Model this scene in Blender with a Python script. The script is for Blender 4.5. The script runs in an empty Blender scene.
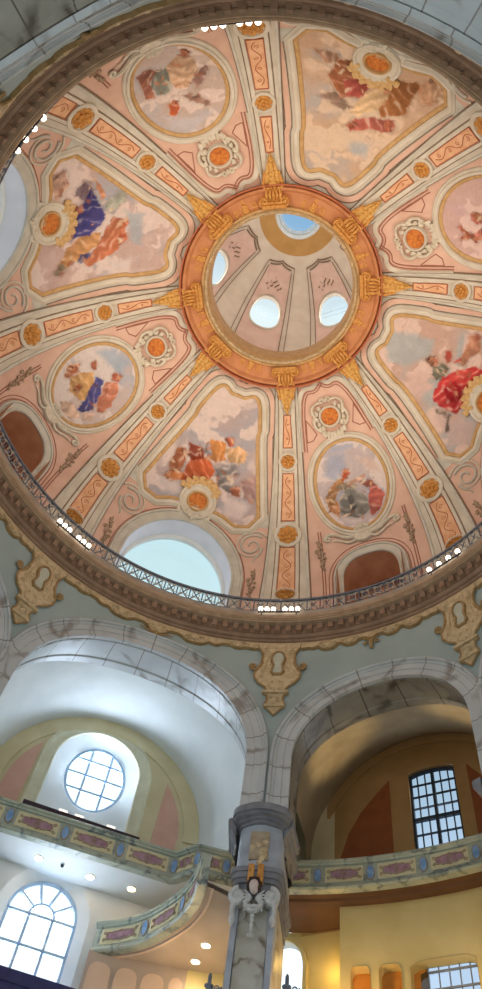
import bpy, bmesh, math, random
from math import sin, cos, tan, pi, sqrt, radians, degrees, atan2, asin, acos, hypot, floor
from mathutils import Vector, Matrix, noise
from mathutils.geometry import tessellate_polygon
random.seed(7)
SC = bpy.context.scene
COL = SC.collection

# ------------------------------------------------------------------ materials
def lin(c):
    if isinstance(c, str):
        c = tuple(int(c[i:i+2], 16) for i in (0, 2, 4))
    if max(c) > 1.001:
        c = tuple(v/255 for v in c)
    return tuple(v/12.92 if v <= .04045 else ((v+.055)/1.055)**2.4 for v in c)

def nodes(name):
    m = bpy.data.materials.new(name); m.use_nodes = True
    nt = m.node_tree
    return m, nt, nt.nodes['Principled BSDF']

def mat(name, c1, c2=None, scale=3., rough=.75, metal=0., bump=0., bscale=20., detail=4., lo=.35, hi=.65, spec=.3):
    m, nt, b = nodes(name)
    N, L = nt.nodes, nt.links
    tc = N.new('ShaderNodeTexCoord')
    nz = N.new('ShaderNodeTexNoise'); nz.inputs['Scale'].default_value = scale; nz.inputs['Detail'].default_value = detail
    L.new(tc.outputs['Object'], nz.inputs['Vector'])
    rp = N.new('ShaderNodeValToRGB')
    c2 = c2 or c1
    rp.color_ramp.elements[0].position = lo; rp.color_ramp.elements[1].position = hi
    rp.color_ramp.elements[0].color = (*lin(c1), 1); rp.color_ramp.elements[1].color = (*lin(c2), 1)
    L.new(nz.outputs['Fac'], rp.inputs['Fac']); L.new(rp.outputs['Color'], b.inputs['Base Color'])
    b.inputs['Roughness'].default_value = rough; b.inputs['Metallic'].default_value = metal
    b.inputs['Specular IOR Level'].default_value = spec
    if bump:
        n2 = N.new('ShaderNodeTexNoise'); n2.inputs['Scale'].default_value = bscale; n2.inputs['Detail'].default_value = 3
        L.new(tc.outputs['Object'], n2.inputs['Vector'])
        bp = N.new('ShaderNodeBump'); bp.inputs['Strength'].default_value = bump; bp.inputs['Distance'].default_value = .05
        L.new(n2.outputs['Fac'], bp.inputs['Height']); L.new(bp.outputs['Normal'], b.inputs['Normal'])
    return m

def marble(name, c1, c2, vein, joint=0., scale=.8, vw=.02, rough=.35):
    m, nt, b = nodes(name); N, L = nt.nodes, nt.links
    tc = N.new('ShaderNodeTexCoord')
    nz = N.new('ShaderNodeTexNoise'); nz.inputs['Scale'].default_value = scale*1.3; nz.inputs['Detail'].default_value = 6
    L.new(tc.outputs['Object'], nz.inputs['Vector'])
    mx = N.new('ShaderNodeVectorMath'); mx.operation = 'MULTIPLY_ADD'
    L.new(nz.outputs['Color'], mx.inputs[0]); mx.inputs[1].default_value = (1.2,)*3
    L.new(tc.outputs['Object'], mx.inputs[2])
    vo = N.new('ShaderNodeTexVoronoi'); vo.feature = 'DISTANCE_TO_EDGE'; vo.inputs['Scale'].default_value = scale
    L.new(mx.outputs[0], vo.inputs['Vector'])
    rv = N.new('ShaderNodeValToRGB'); rv.color_ramp.elements[0].position = vw*.4; rv.color_ramp.elements[1].position = vw*2.2
    rv.color_ramp.elements[0].color = (1,)*4; rv.color_ramp.elements[1].color = (0, 0, 0, 1)
    L.new(vo.outputs['Distance'], rv.inputs['Fac'])
    # veins fade in and out
    n3 = N.new('ShaderNodeTexNoise'); n3.inputs['Scale'].default_value = scale*2
    L.new(tc.outputs['Object'], n3.inputs['Vector'])
    mu = N.new('ShaderNodeMath'); mu.operation = 'MULTIPLY'; L.new(rv.outputs['Color'], mu.inputs[0])
    r3 = N.new('ShaderNodeValToRGB'); r3.color_ramp.elements[0].position = .4; r3.color_ramp.elements[1].position = .6
    L.new(n3.outputs['Fac'], r3.inputs['Fac']); L.new(r3.outputs['Color'], mu.inputs[1])
    rp = N.new('ShaderNodeValToRGB'); rp.color_ramp.elements[0].position = .35; rp.color_ramp.elements[1].position = .7
    rp.color_ramp.elements[0].color = (*lin(c1), 1); rp.color_ramp.elements[1].color = (*lin(c2), 1)
    L.new(nz.outputs['Fac'], rp.inputs['Fac'])
    mc = N.new('ShaderNodeMixRGB'); mc.inputs['Color2'].default_value = (*lin(vein), 1)
    L.new(mu.outputs[0], mc.inputs['Fac']); L.new(rp.outputs['Color'], mc.inputs['Color1'])
    out = mc.outputs['Color']
    if joint:
        uv = N.new('ShaderNodeUVMap')
        sx = N.new('ShaderNodeSeparateXYZ'); L.new(uv.outputs['UV'], sx.inputs[0])
        dv = N.new('ShaderNodeMath'); dv.operation = 'DIVIDE'; dv.inputs[1].default_value = joint; L.new(sx.outputs['X'], dv.inputs[0])
        fr = N.new('ShaderNodeMath'); fr.operation = 'FRACT'; L.new(dv.outputs[0], fr.inputs[0])
        lt = N.new('ShaderNodeMath'); lt.operation = 'LESS_THAN'; lt.inputs[1].default_value = .045/joint; L.new(fr.outputs[0], lt.inputs[0])
        m2 = N.new('ShaderNodeMixRGB'); m2.inputs['Color2'].default_value = (*lin(vein), 1)
        L.new(lt.outputs[0], m2.inputs['Fac']); L.new(out, m2.inputs['Color1']); out = m2.outputs['Color']
    L.new(out, b.inputs['Base Color']); b.inputs['Roughness'].default_value = rough
    b.inputs['Specular IOR Level'].default_value = .35
    return m

def emis(name, c, s):
    m, nt, b = nodes(name)
    b.inputs['Base Color'].default_value = (*lin(c), 1)
    b.inputs['Emission Color'].default_value = (*lin(c), 1); b.inputs['Emission Strength'].default_value = s
    return m

def glassmat(name='window_glass', tint=(.96, .985, 1, 1)):
    m, nt, b = nodes(name); N, L = nt.nodes, nt.links
    tr = N.new('ShaderNodeBsdfTransparent'); tr.inputs['Color'].default_value = tint
    gl = N.new('ShaderNodeBsdfGlossy'); gl.inputs['Roughness'].default_value = .05
    tc = N.new('ShaderNodeTexCoord'); nz = N.new('ShaderNodeTexNoise'); nz.inputs['Scale'].default_value = .8
    L.new(tc.outputs['Object'], nz.inputs['Vector'])
    mr = N.new('ShaderNodeMapRange'); mr.inputs['To Min'].default_value = .03; mr.inputs['To Max'].default_value = .09
    L.new(nz.outputs['Fac'], mr.inputs['Value'])
    mi = N.new('ShaderNodeMixShader'); L.new(mr.outputs['Result'], mi.inputs['Fac'])
    L.new(tr.outputs[0], mi.inputs[1]); L.new(gl.outputs[0], mi.inputs[2])
    N.remove(b)
    L.new(mi.outputs[0], N['Material Output'].inputs['Surface'])
    return m

def paintmat():
    m, nt, b = nodes('fresco_paint'); N, L = nt.nodes, nt.links
    a = N.new('ShaderNodeVertexColor'); a.layer_name = 'paint'
    tc = N.new('ShaderNodeTexCoord'); nz = N.new('ShaderNodeTexNoise'); nz.inputs['Scale'].default_value = 9; nz.inputs['Detail'].default_value = 6
    L.new(tc.outputs['Object'], nz.inputs['Vector'])
    mr = N.new('ShaderNodeMapRange'); mr.inputs['To Min'].default_value = .86; mr.inputs['To Max'].default_value = 1.14
    L.new(nz.outputs['Fac'], mr.inputs['Value'])
    mm = N.new('ShaderNodeVectorMath'); mm.operation = 'SCALE'
    L.new(a.outputs['Color'], mm.inputs[0]); L.new(mr.outputs['Result'], mm.inputs['Scale'])
    L.new(mm.outputs[0], b.inputs['Base Color']); b.inputs['Roughness'].default_value = .8
    b.inputs['Specular IOR Level'].default_value = .15
    return m

M = {}
M['pink'] = mat('pink_plaster', 'e0baa4', 'd5ac96', 1.2)
M['cream'] = mat('cream_stucco', 'd9cfbd', 'cdc2ae', 1.5)
M['rib'] = mat('rib_stucco', 'd6ccba', 'cabfab', 1.5)
M['stone'] = mat('grey_cream_stucco', 'cfc9ba', 'c0b9aa', 2.)
M['pale'] = mat('pale_stucco', 'ded4c0', 'c9bda6', 4., bump=.3)
M['orange'] = mat('orange_marbled_plaster', 'e8ba92', 'daa47a', 3., detail=8)
M['red_line'] = mat('red_brown_painted_line', 'a8705c', '98624f', 3.)
M['dark_line'] = mat('umber_painted_line', '8c7460', '7b6550', 3.)
M['motif'] = mat('terracotta_painted_motif', 'bb6f4c', 'a95f40', 5.)
M['gold'] = mat('gilding', 'dca257', 'b97c3a', 9., rough=.42, metal=.15, bump=.5, bscale=14)
M['gilt_line'] = mat('dull_gold_edge', 'cda672', 'bb9460', 4., rough=.5, metal=.1)
M['medal'] = mat('orange_relief', 'd88538', 'b5622a', 7., rough=.5, bump=.8, bscale=7)
M['salmon'] = mat('salmon_plaster', 'c98a5e', 'ba794e', 2.)
M['brown'] = mat('brown_stone', '9a7c64', '886c55', 2.)
M['brown_light'] = mat('brown_stone_light', 'b39678', 'a08468', 3.)
M['ornament'] = mat('tan_gilded_stucco', 'd2ba92', 'b69d76', 5., bump=.6, bscale=9, rough=.6)
M['ornament_edge'] = mat('umber_gilded_edge', 'a88a5e', '93764c', 5.)
M['drum'] = mat('grey_green_plaster', 'a4b1ab', '9aa7a2', .8)
M['niche'] = mat('pale_grey_plaster', 'c4c3ae', 'b3b29c', 2.)
M['marble'] = marble('grey_marble', 'c6c9c8', 'b0b3b3', '7b766e', 0, .55)
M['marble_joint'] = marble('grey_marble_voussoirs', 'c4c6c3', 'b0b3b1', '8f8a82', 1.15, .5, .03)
M['pillar'] = marble('ochre_veined_marble', 'b9b6ac', '9c9480', '766a58', 0, .9, .03)
M['pillar_grey'] = mat('blue_grey_stone', 'a9adb4', '9599a0', 2., rough=.5)
M['capital'] = mat('dark_grey_stone', '86868a', '727276', 3., rough=.45)
M['white_stucco'] = mat('white_stucco', 'c9c8c4', 'b4b2ac', 6., bump=.4, bscale=12)
M['relief'] = mat('tan_relief_panel', 'b3a289', '9a8468', 5., bump=.6)
M['white'] = mat('white_plaster', 'e6e9e6', 'dde1de', .8)
M['tan_wall'] = mat('tan_plaster', 'd8caa2', 'cdbd92', 1.)
M['pink_panel'] = mat('dusty_pink_panel', 'dcae98', 'd0a08a', 1.)
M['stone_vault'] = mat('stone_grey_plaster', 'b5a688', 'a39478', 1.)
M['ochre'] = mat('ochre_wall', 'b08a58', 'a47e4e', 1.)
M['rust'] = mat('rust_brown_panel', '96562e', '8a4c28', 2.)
M['yellow'] = mat('yellow_wall', 'd8c890', 'cdbb80', .8)
M['peach'] = mat('peach_plaster', 'e0c6b0', 'd6baa4', 1.)
M['beige'] = mat('beige_plaster', 'c6b3a4', 'b9a696', 1.)
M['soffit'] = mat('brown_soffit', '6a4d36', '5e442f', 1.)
M['amber'] = mat('amber_panel', 'cc8a3c', 'b8772e', 2.)
M['terracotta'] = mat('terracotta_plaster', 'cf9874', 'b8805c', 1.)
M['parapet'] = marble('green_grey_marbled_paint', 'b4b9a4', '9ba396', '6f7a76', 0, 1.2, .05)
M['parapet_face'] = mat('cream_panel_paint', 'd9cfa8', 'cfc49a', 2.)
M['mauve'] = mat('mauve_marbled_panel', 'b5919a', '96707a', 4., detail=8)
M['blue_oval'] = mat('blue_marbled_oval', '8fb0d4', '6f94c0', 4., detail=8)
M['iron'] = mat('dark_wrought_iron', '646c78', '757b84', 6., rough=.45, metal=.2)
M['iron_gilt'] = mat('pale_iron_scroll', 'c9bba8', '9f9a92', 6., rough=.4, metal=.1)
M['window_bar'] = mat('blue_grey_window_bar', 'c6def6', 'b4d2f0', 3.)
M['dark_bar'] = mat('dark_window_bar', '3c444c', '343b42', 3.)
M['navy'] = mat('shadow_toned_coping', '3a3a6a', '2e2e58', 3., rough=.4)  # dark tone holds the shadow on the lower gallery coping
M['dark_wood'] = mat('dark_wood', '3b2b33', '33252c', 3., rough=.4)
M['bulb'] = emis('lamp_bulb', 'fff3e2', 3.2)
M['downlight'] = emis('downlight_glow', 'fff0d8', 7.)
M['hair'] = mat('brown_painted_hair', '4a3426', '3c2a1e', 8.)
M['skin'] = mat('painted_plaster_skin', 'd8c6bc', 'cbb8ae', 8.)
M['floor'] = mat('pale_stone_floor', 'b8b2a6', 'a8a296', 1.)
M['tan_disc'] = mat('golden_tan_plaster', 'c99f62', 'bd9256', 1.)
M['cone_cream'] = mat('pale_cream_plaster', 'e2d6c4', 'd8cbb8', 1.)
M['cone_pink'] = mat('pale_pink_plaster', 'e4c6b8', 'dab8a8', 1.)
M['glass'] = glassmat()
M['fresco'] = paintmat()

# ------------------------------------------------------------------ mesh helpers
class MB:
    def __init__(s): s.v = []; s.f = []; s.uv = []
    def add(s, V, F, uv=None):
        n = len(s.v); s.v += [tuple(p) for p in V]; s.f += [tuple(i+n for i in q) for q in F]
        s.uv += uv if uv else [(0, 0)]*len(V)
        return s
    def build(s, name, m, parent=None, org=(0, 0, 0), angle=35, weld=True):
        me = bpy.data.meshes.new(name)
        o3 = Vector(org)
        me.from_pydata([tuple(Vector(p)-o3) for p in s.v], [], s.f)
        ul = me.uv_layers.new(name='UVMap')
        for lp in me.loops: ul.data[lp.index].uv = s.uv[lp.vertex_index]
        bm = bmesh.new(); bm.from_mesh(me)
        if weld: bmesh.ops.remove_doubles(bm, verts=bm.verts, dist=.0005)
        bmesh.ops.recalc_face_normals(bm, faces=bm.faces)
        bm.to_mesh(me); bm.free()
        me.polygons.foreach_set('use_smooth', [True]*len(me.polygons))
        me.set_sharp_from_angle(angle=radians(angle))
        me.materials.append(M[m] if isinstance(m, str) else m)
        ob = bpy.data.objects.new(name, me); COL.objects.link(ob)
        if parent: ob.parent = parent
        else: ob.location = o3
        return ob

def tag(o, label=None, cat=None, group=None, kind=None):
    if label: o['label'] = label
    if cat: o['category'] = cat
    if group: o['group'] = group
    if kind: o['kind'] = kind
    return o

def thing(name, loc=(0, 0, 0), label=None, cat=None, group=None, rz=0):
    o = bpy.data.objects.new(name, None); COL.objects.link(o)
    o.empty_display_size = .1
    o.location = loc; o.rotation_euler = (0, 0, rz)
    return tag(o, label, cat, group)

KIDS = {}
def kids(o): return [c for c in bpy.data.objects if c.parent == o]
def dup(root, label=None):
    r = root.copy(); COL.objects.link(r)
    if label: r['label'] = label
    for ch in kids(root):
        c = ch.copy(); COL.objects.link(c); c.parent = r
        for g in kids(ch):
            d = g.copy(); COL.objects.link(d); d.parent = c
    return r

def put(root, org, az):
    a = radians(az); o = Vector(org)
    root.location = Matrix.Rotation(a, 3, 'Z') @ o
    root.rotation_euler = (0, 0, a)
    return root

def ring_copies(proto, org, items):
    """proto was built at azimuth 0; the first item moves it, the others are copies"""
    for i, (az, label) in enumerate(items):
        o = proto if i == 0 else dup(proto)
        put(o, org, az); o['label'] = label

# grid with holes, mapped by f(x, y)
def holed(mb, f, xs, lo, hi, holes=(), ny=1):
    lo_ = lo if callable(lo) else (lambda x: lo); hi_ = hi if callable(hi) else (lambda x: hi)
    X = sorted(set([round(x, 5) for x in xs] + [round(h[k], 5) for h in holes for k in (0, 1)]))
    for x0, x1 in zip(X[:-1], X[1:]):
        if x1-x0 < 1e-4: continue
        xm = (x0+x1)/2
        e = (x1-x0)*1e-4
        act = sorted([h for h in holes if h[0] < xm < h[1]], key=lambda h: h[2](xm))
        bounds = [lo_]
        for h in act: bounds += [h[2], h[3]]
        bounds.append(hi_)
        for a, b in zip(bounds[::2], bounds[1::2]):
            if b(xm)-a(xm) < 1e-4: continue
            n = max(1, int(round(ny*(b(xm)-a(xm))/(hi_(xm)-lo_(xm)))))
            V = []
            for j in range(n+1):
                k = j/n
                for x in (x0+e, x1-e):
                    V.append(f(x, a(x)*(1-k)+b(x)*k))
            mb.add(V, [(2*j, 2*j+1, 2*j+3, 2*j+2) for j in range(n)], [(p[0], p[2]) for p in V])

def arange(a, b, n): return [a+(b-a)*i/n for i in range(n+1)]

# sweep a profile [(p, q)] along a 2D polyline on a surface f(x, y, h)
def resample(pts, step):
    out = [pts[0]]
    for (x0, y0), (x1, y1) in zip(pts[:-1], pts[1:]):
        n = max(1, int(hypot(x1-x0, y1-y0)/step))
        out += [(x0+(x1-x0)*k/n, y0+(y1-y0)*k/n) for k in range(1, n+1)]
    return out

def sweep(mb, f, pts, prof, closed=False, caps=True, miter=1.6):
    n = len(pts); V = []; UV = []; s = 0
    for i in range(n):
        if closed: a, b, c = pts[i-1], pts[i], pts[(i+1) % n]
        else: a, b, c = pts[max(0, i-1)], pts[i], pts[min(n-1, i+1)]
        d1 = (b[0]-a[0], b[1]-a[1]); d2 = (c[0]-b[0], c[1]-b[1])
        l1 = hypot(*d1); l2 = hypot(*d2)
        if l1 < 1e-9: d1, l1 = d2, l2
        if l2 < 1e-9: d2, l2 = d1, l1
        n1 = (d1[1]/l1, -d1[0]/l1); n2 = (d2[1]/l2, -d2[0]/l2)
        nx, ny = n1[0]+n2[0], n1[1]+n2[1]; L = hypot(nx, ny) or 1
        nx /= L; ny /= L
        k = min(miter, 1/max(.3, nx*n1[0]+ny*n1[1]))
        if i: s += l1
        for p, q in prof:
            V.append(f(b[0]+nx*p*k, b[1]+ny*p*k, q)); UV.append((s, p))
    m = len(prof); F = []
    for i in range(n if closed else n-1):
        j = (i+1) % n
        for k in range(m-1):
            F.append((i*m+k, i*m+k+1, j*m+k+1, j*m+k))
    if caps and not closed:
        F.append(tuple(range(m))); F.append(tuple((n-1)*m+k for k in range(m))[::-1])
    mb.add(V, F, UV)

def half_round(r, h=None, n=5):
    h = h or r
    return [(-r*cos(pi*k/n), -.01+h*sin(pi*k/n)) for k in range(n+1)]

# tapering round tube along 2D points lying on a surface
def rope(mb, f, pts, r0, r1=None, z=0., n=6, hh=None):
    r1 = r0 if r1 is None else r1
    N = len(pts); V = []; F = []
    for i, b in enumerate(pts):
        a, c = pts[max(0, i-1)], pts[min(N-1, i+1)]
        d = (c[0]-a[0], c[1]-a[1]); L = hypot(*d) or 1
        nx, ny = d[1]/L, -d[0]/L
        r = r0+(r1-r0)*i/(N-1)
        for k in range(n):
            t = 2*pi*k/n
            V.append(f(b[0]+nx*r*cos(t), b[1]+ny*r*cos(t), z+(hh or r)*sin(t)*(r/r0 if r0 else 1)))
    for i in range(N-1):
        for k in range(n):
            F.append((i*n+k, i*n+(k+1) % n, (i+1)*n+(k+1) % n, (i+1)*n+k))
    F.append(tuple(range(n))); F.append(tuple((N-1)*n+k for k in range(n))[::-1])
    mb.add(V, F)

def spiral(cx, cy, r, a0, turns, sgn=1, n=22, rmin=.18):
    return [(cx+r*(1-(1-rmin)*k/n)*cos(a0+sgn*2*pi*turns*k/n), cy+r*(1-(1-rmin)*k/n)*sin(a0+sgn*2*pi*turns*k/n)) for k in range(n+1)]

def arc(cx, cy, rx, ry, a0, a1, n=16):
    return [(cx+rx*cos(a0+(a1-a0)*k/n), cy+ry*sin(a0+(a1-a0)*k/n)) for k in range(n+1)]

def bez(p0, p1, p2, p3, n=12):
    o = []
    for k in range(n+1):
        t = k/n; u = 1-t
        o.append(tuple(u**3*a+3*u*u*t*b+3*u*t*t*c+t**3*d for a, b, c, d in zip(p0, p1, p2, p3)))
    return o

def mirror(pts, cx=0): return [(2*cx-x, y) for x, y in pts]

# lathe on a surface: prof [(r, h)], petals modulate radius / height
def lathe(mb, f, cx, cy, prof, n=28, ax=1., ay=1., pet=0, amp=0., zamp=0.):
    V = []; F = []; m = len(prof)
    for i in range(n):
        t = 2*pi*i/n
        k = cos(pet*t) if pet else 0
        for r, h in prof:
            rr = r*(1+amp*k)
            V.append(f(cx+ax*rr*cos(t), cy+ay*rr*sin(t), h*(1+zamp*k)))
    for i in range(n):
        j = (i+1) % n
        for k in range(m-1): F.append((i*m+k, j*m+k, j*m+k+1, i*m+k+1))
    if prof[-1][0] < 1e-6 or True: F.append(tuple(i*m+m-1 for i in range(n)))
    mb.add(V, F)

def plate(mb, f, out, h0, h1, bevel=0.):
    """closed outline -> slab between heights h0 and h1"""
    n = len(out)
    tri = tessellate_polygon([[Vector((x, y, 0)) for x, y in out]])
    V = [f(x, y, h1) for x, y in out]+[f(x, y, h0) for x, y in out]
    F = [tuple(t) for t in tri]+[(i, (i+1) % n, n+(i+1) % n, n+i) for i in range(n)]
    mb.add(V, F)

def blob(mb, f, x, y, h, rx, ry, rh, seed=0, n=8, m=5):
    V = []; F = []
    for j in range(1, m):
        p = pi*j/m
        for i in range(n):
            t = 2*pi*i/n
            w = 1+.22*sin(3*t+seed)*sin(p)
            V.append(f(x+rx*w*sin(p)*cos(t), y+ry*w*sin(p)*sin(t), h+rh*cos(p)))
    V.append(f(x, y, h+rh)); V.append(f(x, y, h-rh)); a, b = len(V)-2, len(V)-1
    for j in range(m-2):
        for i in range(n): F.append((j*n+i, j*n+(i+1) % n, (j+1)*n+(i+1) % n, (j+1)*n+i))
    for i in range(n): F.append((a, (i+1) % n, i)); F.append((b, (m-2)*n+i, (m-2)*n+(i+1) % n))
    mb.add(V, F)

def box(mb, f, x0, x1, y0, y1, h0, h1):
    V = [f(x, y, h) for h in (h0, h1) for x, y in ((x0, y0), (x1, y0), (x1, y1), (x0, y1))]
    mb.add(V, [(0, 1, 2, 3), (4, 5, 6, 7), (0, 1, 5, 4), (1, 2, 6, 5), (2, 3, 7, 6), (3, 0, 4, 7)])

def revolve(mb, prof, n=192, a0=0, a1=360):
    full = abs(a1-a0-360) < 1e-6
    V = []; F = []; UV = []; m = len(prof); N = n if full else n+1
    for i in range(N):
        a = radians(a0+(a1-a0)*i/n)
        for r, z in prof: V.append((-r*sin(a), r*cos(a), z)); UV.append((radians(a0+(a1-a0)*i/n)*r, z))
    for i in range(n):
        j = (i+1) % N
        for k in range(m-1): F.append((i*m+k, i*m+k+1, j*m+k+1, j*m+k))
    mb.add(V, F, UV)
M['bulb_soft'] = emis('reading_lamp_glow', 'fff6e6', 1.2)
M['stone_grey'] = mat('plinth_stone', 'a79a8a', '978b7c', 2.)
M['lavender'] = mat('pale_lavender_plaster', 'eaebf0', 'e0e1e8', 1.)
M['marble_dim'] = marble('shaded_grey_marble_voussoirs', '9a9486', '857e6e', '584f44', 1.3, .6, .05)  # darker copy of the voussoir marble, shade of the dim bays in its colour
M['glass_grey'] = glassmat('dimming_grey_glass', (.42, .5, .6, 1))  # tint dims the sky, standing in for a shaded outlook
M['grey_bar'] = mat('grey_window_bar', '8b93a0', '7a828e', 3.)
M['cream_shade'] = mat('pale_olive_plaster', 'dcd6b8', 'd0c9a8', 2.)
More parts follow.
